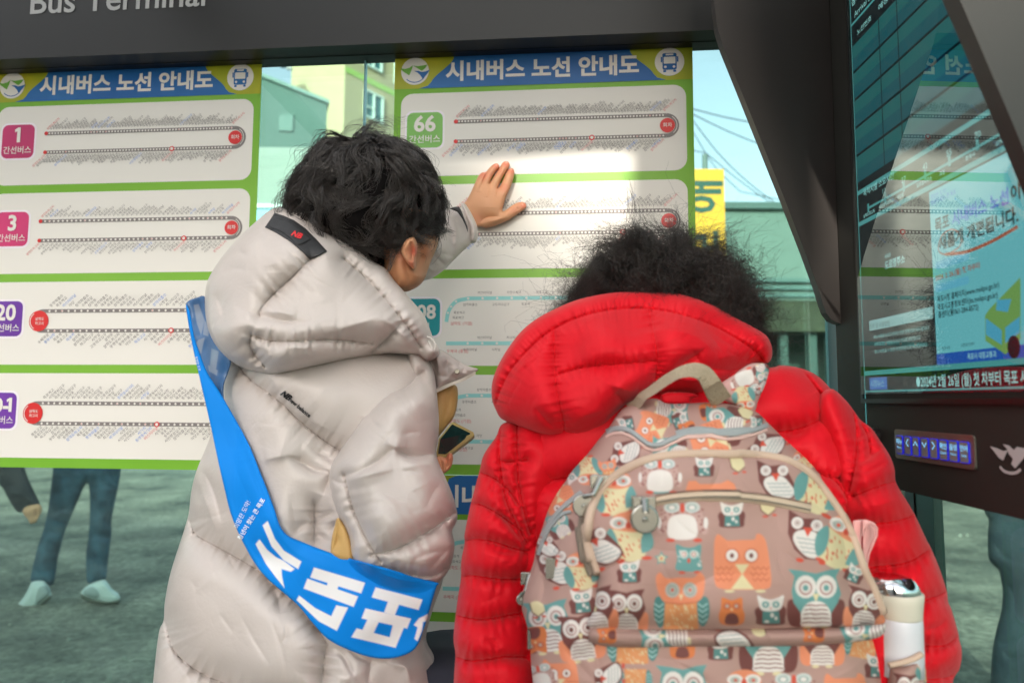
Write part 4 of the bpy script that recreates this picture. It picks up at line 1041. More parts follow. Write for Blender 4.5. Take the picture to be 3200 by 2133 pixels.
foldT = [fT([(540, 530), (620, 560), (700, 605), (770, 610)], 12, -.013), fT([(470, 560), (560, 540), (640, 545)], 16, .010), fT([(690, 850), (740, 820), (790, 795)], 9, -.012), fT([(600, 900), (640, 860), (680, 830)], 10, -.008), fT([(740, 720), (765, 650), (768, 600)], 9, -.012),
         fT([(500, 180), (600, 330), (800, 440)], 26, .008), fT([(680, 500), (740, 540), (800, 575)], 10, -.007), fT([(700, 860), (720, 900), (770, 930)], 8, -.007), fT([(760, 900), (790, 860), (800, 830)], 8, -.010),
         fT([(160, 620), (210, 760), (260, 900)], 12, .005), fT([(190, 600), (240, 700), (280, 850)], 9, -.006), fT([(480, 1100), (530, 1180), (545, 1260)], 10, -.006), fT([(690, 1310), (720, 1330), (760, 1340)], 9, -.009), fT([(780, 1400), (830, 1450), (880, 1540)], 10, -.007), fT([(960, 1440), (950, 1500), (940, 1568)], 8, -.006), fT([(1040, 1480), (1110, 1500), (1130, 1568)], 12, .009), fT([(30, 1330), (60, 1450), (140, 1568)], 12, .004),
         fT([(380, 480), (440, 640), (520, 820)], 14, -.006), fT([(820, 1380), (900, 1450), (1000, 1480)], 10, -.006), fT([(1180, 1400), (1220, 1480), (1230, 1568)], 10, -.006)]
torso = inflate(P(B_, torsoB), Yt, .105, 150, back=.13, step=4, seams=seamT, A=.036, Rq=110, puck=.0034, plam=26, pw=26, folds=foldT, wr=[(22, 50, 35, 60, 220, .0040)], lump=.0028, llam=48, seed=4)
put('coat', torso, m_coat, man)
# near sleeve, bent
slB = [(1120, 70), (1185, 78), (1235, 150), (1252, 250), (1262, 380), (1258, 470), (1250, 520), (1262, 575), (1292, 640), (1325, 720), (1346, 805), (1336, 850), (1322, 880), (1333, 950), (1312, 1045), (1262, 1112), (1180, 1150), (1050, 1130), (920, 1060), (868, 1000), (850, 900), (800, 800), (772, 700), (768, 605), (812, 520), (872, 430), (942, 332), (1040, 235), (1110, 190)]
Ysl = rbf([(*P(B_, [(x, y)])[0], v) for x, y, v in ((1190, 120, .955), (950, 400, .895), (1230, 400, .92), (850, 700, .875), (1250, 700, .885), (1000, 900, .862), (1280, 1000, .88))])
seamS = [P(B_, s) for s in ([(1190, 165), (1130, 190), (1050, 232), (942, 335)], [(835, 632), (850, 700), (880, 800), (940, 930), (1000, 1022)], [(955, 988), (1060, 965), (1160, 915), (1250, 860), (1332, 800)], [(1000, 1040), (1120, 1075), (1230, 1085), (1300, 1050)])]
foldS = [fT([(835, 632), (900, 612), (985, 565), (1040, 520), (1075, 512)], 9, -.013), fT([(1060, 505), (1110, 535), (1180, 542), (1255, 535)], 9, -.020), fT([(1020, 470), (1060, 500), (1120, 505)], 14, .009), fT([(1090, 600), (1180, 580), (1260, 590)], 22, .007),
         fT([(850, 650), (960, 620), (1060, 600)], 14, .006), fT([(1180, 890), (1250, 880), (1320, 865)], 12, -.006), fT([(1290, 640), (1240, 700), (1200, 790)], 16, -.004), fT([(1150, 1010), (1230, 980), (1310, 970)], 10, -.006), fT([(1200, 1080), (1270, 1000), (1325, 950)], 8, -.005), fT([(1150, 200), (1210, 230), (1245, 330)], 12, -.005), fT([(770, 640), (800, 660), (850, 670)], 8, -.008)]
sleeve = inflate(P(B_, slB), Ysl, .080, 110, back=.06, step=4, seams=seamS, A=.032, Rq=85, puck=.0032, plam=22, pw=24, folds=foldS, wr=[(14, -15, 30, 40, 130, .0040)], lump=.0022, llam=38, seed=14)
put('sleeve', sleeve, m_coat, man)
# hood lying on the back
hoodA = [(640, 574), (700, 590), (770, 668), (850, 738), (950, 790), (1050, 858), (1120, 918), (1190, 962), (1240, 1030), (1300, 1100), (1370, 1180), (1420, 1240), (1450, 1310), (1480, 1390), (1515, 1450), (1500, 1500), (1440, 1525), (1380, 1500), (1300, 1486), (1200, 1480), (1076, 1501), (900, 1530), (725, 1568), (600, 1595), (494, 1607), (400, 1592), (300, 1560), (220, 1510), (155, 1440), (110, 1360), (85, 1260), (78, 1150), (87, 1060), (122, 980), (190, 880), (290, 765), (390, 672), (475, 602), (555, 577)]
Yh = rbf([(*P(A_, [(x, y)])[0], v) for x, y, v in ((600, 600, 1.0), (150, 1100, .97), (600, 1000, .95), (1100, 1000, .97), (600, 1500, .90), (1300, 1300, .93), (1480, 1450, .95), (300, 1400, .92))])
fA = lambda pts, w, a: (P(A_, pts), w, a * 1.3)
seamH = [P(A_, s) for s in ([(722, 905), (650, 975), (560, 1060), (480, 1135), (430, 1195), (415, 1248)], [(930, 900), (1000, 960), (1090, 1040), (1170, 1130), (1240, 1215), (1292, 1282), (1345, 1352), (1400, 1440)], [(362, 1368), (352, 1420), (385, 1490), (450, 1565)], [(1292, 1282), (1230, 1350), (1160, 1420), (1100, 1470)], [(362, 1368), (500, 1405), (700, 1400), (900, 1395), (1100, 1420)])]
foldH = [fA([(415, 1248), (520, 1275), (640, 1285), (740, 1275)], 9, -.012), fA([(400, 1215), (520, 1225), (650, 1245)], 20, .009), fA([(250, 1190), (330, 1215), (415, 1240)], 10, -.007), fA([(1110, 1455), (1180, 1400), (1240, 1380)], 8, -.007), fA([(600, 1060), (700, 960), (760, 930)], 18, .006), fA([(300, 860), (380, 800), (460, 760)], 20, .006), fA([(520, 1420), (640, 1440), (760, 1430)], 14, .006),
         fA([(800, 1360), (1000, 1300), (1180, 1240)], 26, .009), fA([(130, 1100), (180, 1200), (200, 1330)], 12, -.005), fA([(420, 1560), (380, 1500), (420, 1440)], 8, -.008), fA([(180, 990), (260, 960), (330, 970)], 10, -.004), fA([(1320, 1180), (1380, 1260), (1400, 1340)], 10, -.005), fA([(900, 840), (1000, 920), (1080, 1010)], 9, -.004), fA([(560, 820), (640, 900), (700, 930)], 12, -.004)]
hood = inflate(P(A_, hoodA), Yh, .095, 135, back=.05, step=4, seams=seamH, A=.029, Rq=80, puck=.0036, plam=22, pw=22, folds=foldH, wr=[(20, -30, 45, 40, 160, .0038)], lump=.0026, llam=42, seed=24)
hd = put('hood', hood, m_coat, man)
# collar flap with its zip
colB = [(1135, -10), (1190, 28), (1240, 48), (1290, 70), (1340, 104), (1395, 134), (1438, 148), (1425, 166), (1375, 192), (1310, 218), (1252, 246), (1243, 200), (1225, 150), (1180, 100), (1130, 62)]
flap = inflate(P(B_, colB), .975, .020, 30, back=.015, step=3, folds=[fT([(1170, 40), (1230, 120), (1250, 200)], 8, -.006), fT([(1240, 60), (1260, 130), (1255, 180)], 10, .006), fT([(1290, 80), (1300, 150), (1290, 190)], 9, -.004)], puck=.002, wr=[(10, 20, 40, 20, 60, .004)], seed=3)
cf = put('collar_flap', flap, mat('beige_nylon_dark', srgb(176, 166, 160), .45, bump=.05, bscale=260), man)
zp = spline(P(B_, [(1254, 246), (1310, 220), (1375, 194), (1424, 168)]), 10); V = []
for q in zp:
    c = at([q], .962)[0]; V.append(box(c - [.0011, .002, .0022], c + [.0011, .002, .0022]))
mk('zip_teeth', *merge(V), mat('zip_pale', srgb(206, 200, 186), .4), cf)['kind'] = 'stuff'
for x, y in ((1205, 12), (1345, 160)): 
    c = at(P(B_, [(x, y)]), .948)[0]; mk('snap', *loft([c, c + [0, -.003, 0]], [.004, .003], 12), m_steel, cf)
cc = at(spline(P(A_, [(1440, 1375), (1475, 1392), (1490, 1430), (1478, 1470), (1468, 1440), (1450, 1400)]), 5), .892)
mk('cord', *loft(cc, [.0011] * len(cc), 7), mat('cord_pale', srgb(208, 204, 198), .6), hd)
# black strap sewn on the hood
stA = [(507, 617), (560, 634), (625, 662), (695, 712), (765, 782), (828, 852), (778, 880), (722, 906), (672, 852), (600, 792), (520, 742), (446, 706)]
strap = inflate(P(A_, stA), lambda Q: hood.surf(Q) - .0018, .0025, 6, back=.002, step=2.5, sm=False, seed=2); sp_ = put('hood_strap', strap, m_strap, hd)
st2 = [(508, 618), (446, 706), (414, 728), (440, 690), (470, 645)]
pl_ = inflate(P(A_, [(500, 640), (560, 655), (620, 680), (680, 725), (722, 768), (718, 785), (650, 812), (600, 770), (540, 728), (470, 700)]), lambda Q: strap.surf(Q) - .0012, .002, 8, back=.001, step=2.5, sm=True); put('strap_patch', pl_, m_strap, hd)
ptext('brand_mark', pl_.surf, A_, 604, 752, 'NB', 24, -22, mat('mark_red', srgb(214, 40, 46), .5), hd, 0.04, .0012, shear=.35)
m_blk = mat('raised_black', srgb(20, 20, 22), .35)
ptext('brand_mark', torso.surf, B_, 542, 262, 'NB', 25, -36, m_blk, man, 0.05, .003, shear=.35)
ptext('brand_lettering', torso.surf, B_, 580, 290, 'new balance', 18.5, -40, m_blk, man, 0.035, .0035, 0.92)
# raised far arm
armA = [(1380, 700), (1440, 640), (1510, 602), (1580, 592), (1620, 588), (1668, 590), (1700, 650), (1720, 720), (1716, 780), (1700, 812), (1660, 850), (1600, 910), (1545, 965), (1480, 1012), (1430, 1030), (1330, 1050), (1200, 1000), (1200, 800)]
Ya = rbf([(*P(A_, [(x, y)])[0], v) for x, y, v in ((1250, 900, 1.10), (1450, 800, 1.15), (1600, 750, 1.195), (1720, 700, 1.215))])
arm = inflate(P(A_, armA), Ya, .05, 75, back=.045, step=3, puck=0, folds=[fA([(1600, 640), (1640, 720), (1640, 800)], 9, -.006), fA([(1540, 640), (1580, 760), (1560, 900)], 12, -.005), fA([(1500, 700), (1540, 800), (1500, 920)], 14, .006), fA([(1650, 640), (1690, 720), (1680, 800)], 9, .005)], wr=[(14, 70, 20, 50, 110, .0040)], lump=.002, llam=30, seed=31)
mk_, = (put('raised_sleeve', arm, m_coat, man),)
cuffA = [(1648, 566), (1668, 559), (1692, 588), (1724, 645), (1748, 705), (1750, 765), (1738, 798), (1708, 806), (1688, 796), (1692, 740), (1682, 690), (1660, 630)]
put('cuff', inflate(P(A_, cuffA), 1.212, .028, 14, back=.02, step=2.5, folds=[fA([(1700, 620), (1722, 690), (1718, 780)], 5, .002)], seed=5), m_coat, man)
bkA = [(1575, 592), (1600, 582), (1636, 578), (1650, 604), (1668, 650), (1688, 700), (1690, 740), (1676, 700), (1655, 655), (1625, 612)]
put('cuff_lining', inflate(P(A_, bkA), 1.155, .006, 6, step=2, sm=False), m_strap, man)
# body: head with neck and cheek, the hand on the wall, the fingers that hold the phone: one skin mesh
def sk_paint(reds, base=SK):
    def f(Q):
        c = np.tile(base, (len(Q), 1))
        for crop, x, y, r, k in reds:
            o = P(crop, [(x, y)])[0]; w = np.exp(-((Q - o) ** 2).sum(1) / (r / crop[2]) ** 2)[:, None] * k; c = c * (1 - w) + SKR * w
        return c
    return f
faceA = [(1495, 600), (1512, 650), (1520, 720), (1512, 790), (1492, 850), (1466, 910), (1446, 965), (1426, 1020), (1392, 1062), (1340, 1092), (1300, 1100), (1240, 1090), (1180, 1000), (1150, 920), (1040, 840), (900, 720), (740, 560), (700, 480), (800, 300), (1000, 210), (1250, 230), (1420, 380), (1480, 500)]
Yf = rbf([(*P(A_, [(x, y)])[0], v) for x, y, v in ((1050, 450, .985), (1400, 500, 1.03), (1350, 800, 1.01), (1250, 1000, .995), (1480, 700, 1.04), (900, 700, .97))])
face = inflate(P(A_, faceA), Yf, .085, 150, back=.09, step=3.5, folds=[fA([(1380, 760), (1400, 880), (1360, 1000)], 22, -.010), fA([(1430, 700), (1450, 800), (1420, 900)], 30, .006), fA([(1290, 900), (1320, 980), (1340, 1060)], 16, -.006)], paint=sk_paint([(A_, 1300, 850, 70, .35), (A_, 1440, 850, 60, .15)], SK * np.array([.80, .74, .70])), seed=8)
earA = [(1338, 768), (1362, 768), (1378, 800), (1380, 840), (1374, 890), (1370, 940), (1360, 962), (1342, 950), (1318, 925), (1296, 890), (1282, 858), (1290, 815), (1312, 782)]
ear = inflate(P(A_, earA), lambda Q: face.surf(Q) - .006, .017, 12, back=.006, step=1.8, folds=[fA([(1335, 790), (1348, 850), (1344, 920)], 5, -.007), fA([(1362, 790), (1368, 850), (1358, 930)], 5, .005), fA([(1305, 830), (1320, 880), (1335, 920)], 7, -.003)], paint=sk_paint([(A_, 1366, 850, 40, .9), (A_, 1350, 930, 30, .6)]), seed=9)
handH = [(470, 860), (548, 790), (600, 698), (650, 600), (700, 485), (735, 405), (775, 345), (812, 312), (850, 305), (888, 292), (930, 240), (985, 188), (1040, 160), (1080, 170), (1099, 205), (1090, 245), (1040, 300), (1000, 360), (962, 430), (938, 488), (972, 440), (1012, 372), (1062, 300), (1108, 225), (1135, 170), (1172, 132), (1215, 126), (1252, 142), (1270, 182), (1255, 235), (1205, 305), (1150, 395), (1108, 480), (1076, 565), (1112, 530), (1150, 450), (1195, 350), (1240, 275), (1280, 243), (1318, 244), (1342, 280), (1346, 330), (1332, 400), (1306, 480), (1272, 575), (1226, 670), (1190, 770), (1165, 860), (1150, 925), (1180, 936), (1250, 888), (1320, 838), (1395, 800), (1470, 788), (1520, 808), (1542, 850), (1525, 898), (1460, 945), (1395, 988), (1325, 1038), (1262, 1082), (1180, 1122), (1080, 1160), (970, 1198), (880, 1212), (800, 1196), (700, 1196), (560, 1120)]
fH = lambda pts, w, a: (P(HD, pts), w, a * (1.8 if abs(a) < .0021 else 1.15))
def wallY(Q):
    d = dirs(Q); c = np.array([0, 0, EYE]); t_ = ((W0 - c) @ WN) / (d @ WN); return t_ * d[:, 1]
def hpaint(Q):
    c = sk_paint([(HD, 1050, 200, 60, .75), (HD, 1210, 170, 60, .75), (HD, 1310, 280, 60, .75), (HD, 840, 350, 80, .6), (HD, 1500, 850, 70, .7), (HD, 1180, 560, 90, .35), (HD, 960, 330, 60, .3), (HD, 1120, 300, 60, .3), (HD, 760, 1060, 90, .25), (HD, 1340, 920, 80, .3)])(Q)
    for x, y, a, b_, ang in ((1052, 186, 26, 16, -50), (1212, 150, 30, 17, -10), (1300, 262, 28, 15, 20), (1478, 828, 26, 14, 50)):
        o = P(HD, [(x, y)])[0]; t_ = math.radians(ang); d = (Q - o); u = d[:, 0] * math.cos(t_) + d[:, 1] * math.sin(t_); v = -d[:, 0] * math.sin(t_) + d[:, 1] * math.cos(t_)
        m = np.clip(1.6 - 1.6 * np.sqrt((u / (a / HD[2])) ** 2 + (v / (b_ / HD[2])) ** 2), 0, 1)[:, None] * .55; c = c * (1 - m) + np.array(srgb(226, 182, 160)) * m
    return c
hf_ = [fH([(884, 300), (850, 400), (800, 515)], 1.8, -.0055), fH([(938, 488), (930, 540), (920, 600)], 3, -.002), fH([(1076, 565), (1062, 620), (1050, 680)], 3, -.002), fH([(800, 515), (780, 560), (770, 600)], 3, -.002), fH([(790, 1120), (850, 1065), (940, 1035), (1060, 1030), (1120, 1040)], 4.5, -.0065), fH([(820, 1150), (940, 1110), (1100, 1070), (1250, 1000)], 10, .006),
       fH([(1010, 700), (1060, 640), (1100, 580)], 7, .0022), fH([(900, 720), (920, 620), (940, 540)], 7, .0020), fH([(1180, 720), (1220, 620), (1250, 540)], 8, .003), fH([(760, 640), (790, 560), (820, 500)], 7, .0016), fH([(1000, 320), (1030, 300), (1000, 345)], 3, -.0010), fH([(1060, 480), (1100, 495)], 4, -.0008), fH([(1370, 880), (1390, 900), (1400, 930)], 3, -.0012), fH([(1455, 815), (1465, 845), (1490, 855)], 1.5, -.0010), fH([(1030, 195), (1060, 200), (1080, 220)], 1.5, -.0008), fH([(1185, 165), (1215, 172), (1240, 190)], 1.5, -.0008), fH([(1275, 275), (1305, 285), (1325, 300)], 1.5, -.0008)]
hand1 = inflate(P(HD, handH), lambda Q: wallY(Q) - .014, .0095, 13, back=.009, step=1.1, folds=hf_, paint=hpaint, seed=12, n=5)
bulge = P(HD, [(900, 820)])[0]
def domeY(Q):
    d2 = ((Q - bulge) ** 2).sum(1); return wallY(Q) - .014 - .013 * np.exp(-d2 / 52.0 ** 2)
hand = inflate(P(HD, handH), domeY, .0095, 13, back=.009, step=1.1, folds=hf_, paint=hpaint, seed=12, n=5)
finB = [(1235, 560), (1262, 540), (1292, 548), (1306, 528), (1322, 532), (1326, 556), (1318, 590), (1298, 612), (1270, 626), (1240, 600)]
fing = inflate(P(B_, finB), .935, .014, 14, back=.012, step=2, folds=[fT([(1290, 552), (1298, 580), (1290, 606)], 2.5, -.006), fT([(1262, 545), (1274, 590), (1268, 620)], 2.5, -.006), fT([(1312, 545), (1304, 560)], 2, .003)], paint=sk_paint([(B_, 1310, 550, 30, .6)]), seed=13)
hdo = put('head', face, m_skin, man); put('ear', ear, m_skin, hdo); put('hand', hand, m_skin, man); put('hand', fing, m_skin, man)
# hair: dark base under many strands
c0_ = at(P(W, [(842, 462)]), .985)[0]; hr = (.090, .088, .088)
def ell(c, r, nu=28, nv=18):
    V = []; F = []
    for i in range(nv + 1):
        th = math.pi * i / nv
        for j in range(nu): ph = 2 * math.pi * j / nu; V.append((c[0] + r[0] * math.sin(th) * math.cos(ph), c[1] + r[1] * math.sin(th) * math.sin(ph), c[2] + r[2] * math.cos(th)))
    for i in range(nv):
        for j in range(nu): F.append((i * nu + j, (i + 1) * nu + j, (i + 1) * nu + (j + 1) % nu, i * nu + (j + 1) % nu))
    return np.array(V), F
capA = [(1300, 760), (1240, 850), (1185, 950), (1090, 930), (1000, 862), (908, 792), (800, 735), (700, 655), (635, 510), (640, 400), (720, 300), (820, 220), (960, 160), (1120, 150), (1300, 180), (1430, 260), (1500, 380), (1500, 480), (1500, 560), (1478, 640), (1450, 700), (1420, 775), (1400, 770), (1375, 730), (1340, 735)]
cap = inflate(P(A_, capA), Yf, .096, 130, back=.08, step=5, lump=.003, llam=26, seed=33)
hh_ = put('hair', cap, m_scalp, man)
def rootsM(r, N):
    d = r.standard_normal((N * 6, 3)); d /= np.linalg.norm(d, axis=1)[:, None]
    p = np.array(c0_) + d * np.array(hr); rel = p - [0, 0, EYE]; q = rel / rel[:, 1:2]
    px = (q @ RT) / (q @ FW) * FPX + CX; py = CY - (q @ UP) / (q @ FW) * FPX
    ok = (inside(np.stack([px, py], 1), P(A_, capA))) & (d[:, 1] < .55)
    return d[ok][:N]
crownM = at(P(A_, [(1000, 200)]), .93)[0]
hs1 = locks(c0_, hr, rootsM, 520, 25, .098, crownM, (0.14, -.02, -.45), .30, 1.25, 5, spread=.0042, tip=.7, flip=.34, frizz=.0017)
mk('strands', *hs1, m_hair, hh_, smooth=True)
hs2 = locks(c0_, np.array(hr) * 1.02, rootsM, 110, 6, .085, crownM, (0.25, 0, -.15), .42, .9, 6, r0h=.00028, spread=.006, tip=.2, flip=.9, frizz=.0022)
mk('loose_strands', *hs2, m_hair, hh_, smooth=True)
# the sash
m_sash = mat('sash_satin', srgb(20, 130, 220), 0.65, 0.2, attr=True)
SB = np.array(srgb(0, 130, 222)); SW = np.array(srgb(232, 230, 230))
sashW = (P(B_, [(117, -141), (135, -112), (146, -50), (158, 10), (185, 90), (215, 165), (268, 248), (322, 340), (372, 430), (412, 510), (452, 610), (488, 700), (518, 780), (543, 855), (578, 900), (640, 928), (770, 978), (900, 1015), (1050, 1055), (1150, 1088), (1256, 1114), (1250, 1135), (1222, 1232), (1192, 1330), (1165, 1398), (1120, 1436), (1040, 1457), (950, 1450), (850, 1416), (762, 1370), (695, 1302), (630, 1222), (560, 1160), (480, 1090), (425, 1020), (385, 950), (350, 878), (318, 795), (290, 682), (262, 560), (228, 400), (190, 235), (166, 130), (146, 40), (128, -60)]) * .735)
letters = [[(465, 855), (487, 835), (520, 915), (560, 968), (640, 1018), (625, 1052), (560, 1012), (505, 950)],
    [(433, 940), (450, 918), (485, 965), (525, 998), (560, 1015), (609, 1052), (592, 1064), (550, 1052), (552, 1085), (563, 1138), (525, 1090), (480, 1030)],
    [(697, 1045), (928, 1114), (910, 1162), (680, 1090)], [(667, 1095), (896, 1176), (876, 1223), (650, 1140)], [(768, 1085), (818, 1100), (800, 1150), (752, 1136)],
    [(630, 1172), (702, 1228), (775, 1265), (798, 1216), (851, 1226), (800, 1331), (718, 1288), (618, 1192)],
    [(976, 1135), (1188, 1190), (1170, 1237), (958, 1180)], [(1035, 1190), (1085, 1205), (1062, 1262), (1014, 1248)], [(930, 1230), (1136, 1276), (1118, 1321), (912, 1275)],
    [(890, 1320), (1076, 1370), (1064, 1407), (866, 1360)], [(1055, 1300), (1104, 1316), (1066, 1407), (1030, 1397)], [(940, 1278), (990, 1292), (962, 1350), (912, 1336)],
    [(1148, 1305), (1172, 1275), (1214, 1255), (1210, 1286), (1190, 1292), (1186, 1330), (1166, 1378), (1152, 1368), (1166, 1316)]]
def sash_paint(Q):
    c = np.tile(SB, (len(Q), 1))
    for l in letters: pfill(c, Q, P(B_, l), SW)
    return c
Ys = rbf([(*P(W, [(x, y)])[0], v) for x, y, v in ((430, 705, .965), (470, 850, .93), (530, 1050, .895), (600, 1240, .862), (700, 1330, .845), (850, 1400, .835), (960, 1350, .835), (985, 1450, .85), (900, 1500, .85))])
def Ysash(Q):
    acc = 0
    for dx, dy in ((0, 0), (16, 0), (-16, 0), (0, 16), (0, -16), (11, 11), (-11, -11), (11, -11), (-11, 11)):
        q = Q + [dx, dy]; acc = acc + np.minimum(np.minimum(Ys(q), torso.surf(q) - .009), sleeve.surf(q) - .009)
    return acc / 9
sash = inflate(P(W, sashW), Ysash, .0035, 10, back=.003, step=2.6, folds=[(P(W, [(560, 1010), (640, 1230), (800, 1330)]), 60, .004), (P(W, [(500, 950), (560, 1120), (660, 1300)]), 40, -.003)], paint=sash_paint, seed=6, n=4)
sa = put('sash', sash, m_sash, man)
ptext('sash_lettering', sash.surf, B_, 366, 922, '청년이 찾는 큰 목포', 18.0, 59, mat('sash_white', srgb(226, 232, 238), .5), sa, .02, .002)
ptext('sash_lettering', sash.surf, B_, 350, 872, '희망찬 도약!', 18.5, 64, bpy.data.materials['sash_white'], sa, 0, .002)
ptext('sash_lettering', sash.surf, B_, 158, 92, '희망찬 도약', 9.5, 284, bpy.data.materials['sash_white'], sa, 0, .002)
bk = [(427, 700), (434, 690), (450, 684), (469, 680), (474, 700), (480, 730), (492, 768), (512, 802), (530, 825), (526, 850), (514, 885), (512, 930), (485, 880), (470, 845), (455, 800), (442, 765), (436, 715)]
SD = np.array(srgb(56, 96, 140)); SG = np.array(srgb(124, 138, 158))
def bk_paint(Q):
    c = np.tile(SD, (len(Q), 1))
    for l in ([(445, 700), (456, 698), (470, 735), (462, 770), (452, 742)], [(470, 735), (482, 752), (478, 772), (466, 768)], [(448, 790), (456, 780), (470, 775), (462, 812)], [(486, 800), (502, 806), (496, 850), (482, 842)], [(478, 838), (500, 850), (498, 862), (480, 852)]): pfill(c, Q, P(W, l), SG)
    return c
Yb_ = rbf([(*P(W, [(x, y)])[0], v) for x, y, v in ((430, 700, .968), (470, 685, .99), (520, 820, .915), (515, 920, .905), (460, 800, .95))])
put('sash_reverse', inflate(P(W, bk), Yb_, .002, 8, step=2.6, paint=bk_paint, n=4), mat('sash_reverse', srgb(70, 110, 150), .3, .5, attr=True), sa)
# trousers and shoes below the coat
m_trs = mat('dark_trousers', srgb(44, 48, 62), .8)
for dx in (-.09, .10):
    mk('trouser_leg', *loft([(-.17 + dx, 1.0, 1.0), (-.17 + dx, .98, .62), (-.17 + dx, 1.0, .24)], [.10, .08, .065], 16), m_trs, man, smooth=True)
    mk('shoe', *loft([(-.17 + dx, .95, .19), (-.17 + dx, 1.02, .185), (-.17 + dx, 1.12, .165), (-.17 + dx, 1.19, .155)], [(.035, .05), (.045, .055), (.045, .035), (.03, .022)], 14), m_strap, man, smooth=True)
# things in his near hand
pouch_m = mat('mustard_pouch', srgb(196, 158, 96), .55, bump=.1, bscale=200)
o = put('pouch', inflate(P(B_, [(1236, 250), (1270, 232), (1310, 220), (1338, 222), (1348, 250), (1345, 310), (1330, 365), (1302, 402), (1272, 440), (1240, 470), (1225, 380)]), 1.0, .018, 26, step=3, folds=[fT([(1290, 250), (1300, 320), (1270, 420)], 12, -.004)]), pouch_m)
tag(o, 'mustard coloured pouch tucked under the collar flap of the beige coat', 'pouch')
o = put('bag', inflate(P(B_, [(806, 820), (842, 868), (868, 940), (875, 1010), (820, 1020), (776, 985), (776, 920), (790, 860)]), .848, .010, 20, step=3, folds=[fT([(806, 840), (800, 920), (778, 980)], 5, -.006)]), pouch_m)
tag(o, 'brown bag corner peeking out between coat and sleeve above the sash', 'bag')
ph = thing('phone', 'dark phone in a clear gold edged case held by the person in beige', 'phone', tuple(at(P(B_, [(1330, 470)]), .95)[0]))
q = at(P(B_, [(1248, 542), (1262, 462), (1318, 390), (1330, 388), (1418, 434), (1422, 446), (1410, 460), (1296, 546), (1270, 550)]), [.93, .93, .955, .957, .975, .975, .972, .94, .935])
mk('case', *prism(q, (0, .010, -.004)), mat('case_gold', srgb(176, 160, 104), .25, .6), ph)
q = at(P(B_, [(1258, 532), (1268, 466), (1322, 398), (1404, 438), (1400, 450), (1292, 534)]), [.928, .929, .953, .970, .969, .937])
mk('screen', q, [(0, 1, 2, 3, 4, 5)], mat('phone_screen', srgb(26, 52, 50), .08, .8), ph)
# ------------------------------------------------------------------ person in the red coat
m_redc = mat('red_nylon', srgb(204, 10, 28), 0.6, 0.2, bump=0.05, bscale=260, sheen=0.1, crinkle=.07, cscale=10)
red = thing('person', 'person in red puffer jacket with frizzy black hair seen from behind', 'person', (0.26, .88, 0.13))
fC = lambda pts, w, a: (P(C_, pts), w, a * 1.35); fE = lambda pts, w, a: (P(E_, pts), w, a * 1.3); fR = lambda pts, w, a: (P(R_, pts), w, a * 1.4); f7 = lambda pts, w, a: (P(C7, pts), w, a * 1.4)
Yr = rbf([(1600, 1500, .86), (2000, 1400, .85), (2450, 1350, .84), (2600, 1600, .80), (1600, 2000, .86), (2200, 2000, .86), (2700, 2000, .78), (2100, 1300, .86)])
backF = [(1640, 1330), (1760, 1240), (1950, 1180), (2150, 1150), (2395, 1148), (2440, 1141), (2502, 1150), (2560, 1178), (2620, 1245), (2670, 1330), (2710, 1450), (2740, 1650), (2740, 2133), (2740, 2900), (1560, 2900), (1560, 2133), (1560, 1750), (1570, 1500)]
seamB = [np.array(s, float) for s in ([(1600, 1540), (1720, 1500), (1900, 1480)], [(1600, 1700), (1800, 1690), (2100, 1690)], [(1630, 1330), (1628, 1450), (1640, 1600), (1680, 1700)])] + [P(E_, s) for s in ([(860, 520), (1000, 505), (1150, 450), (1300, 380), (1420, 330)], [(1050, 780), (1200, 860), (1350, 900), (1500, 850)], [(1040, -10), (1150, 120), (1260, 280), (1340, 420), (1400, 560), (1440, 700), (1450, 850), (1500, 1000)], [(1280, 880), (1370, 960), (1450, 1100), (1490, 1230)])]
foldB = [fE([(1090, 20), (1230, 200), (1330, 330)], 16, .008), fE([(880, 520), (1000, 540), (1100, 500)], 12, -.007), fE([(1340, 890), (1430, 960), (1500, 1040)], 10, -.012), fE([(1300, 960), (1390, 1040), (1460, 1180)], 10, .008), fE([(1400, 560), (1470, 660), (1500, 800)], 12, .006),
         fC([(300, 1300), (320, 1400), (300, 1500)], 8, -.006), fC([(400, 1260), (400, 1400), (420, 1568)], 6, -.005)]
back = inflate(backF, Yr, .10, 140, back=.10, step=4, seams=seamB, A=.028, Rq=75, puck=.0030, plam=24, pw=26, folds=foldB, wr=[(16, 20, 40, 50, 180, .003)], lump=.002, llam=40, seed=41)
put('jacket', back, m_redc, red)
lsF = [(1573, 1322), (1550, 1364), (1512, 1420), (1497, 1476), (1471, 1574), (1452, 1665), (1452, 1695), (1441, 1752), (1440, 1805), (1428, 1885), (1417, 1990), (1423, 2045), (1418, 2133), (1420, 2300), (1450, 2550), (1640, 2550), (1690, 2300), (1700, 2133), (1690, 1900), (1690, 1750), (1720, 1600), (1770, 1480), (1800, 1400), (1740, 1340), (1650, 1310)]
seamL = [P(C7, s) for s in ([(335, 720), (380, 722), (430, 745), (500, 790), (580, 850)], [(305, 893), (370, 888), (450, 900), (540, 930), (620, 950)], [(285, 1068), (340, 1058), (420, 1070), (520, 1078), (640, 1068)], [(270, 1246), (330, 1262), (400, 1268), (500, 1250), (640, 1225)], [(258, 1440), (330, 1462), (420, 1455), (520, 1442), (640, 1450)], [(480, 352), (470, 440), (475, 530), (500, 690), (560, 830), (600, 900)], [(555, 350), (556, 470), (560, 600), (590, 760), (620, 860)], [(388, 575), (450, 600), (520, 660), (560, 720)], [(475, 515), (520, 520), (600, 510)])] + [np.array([(1418, 2180), (1550, 2200), (1690, 2170)], float)]
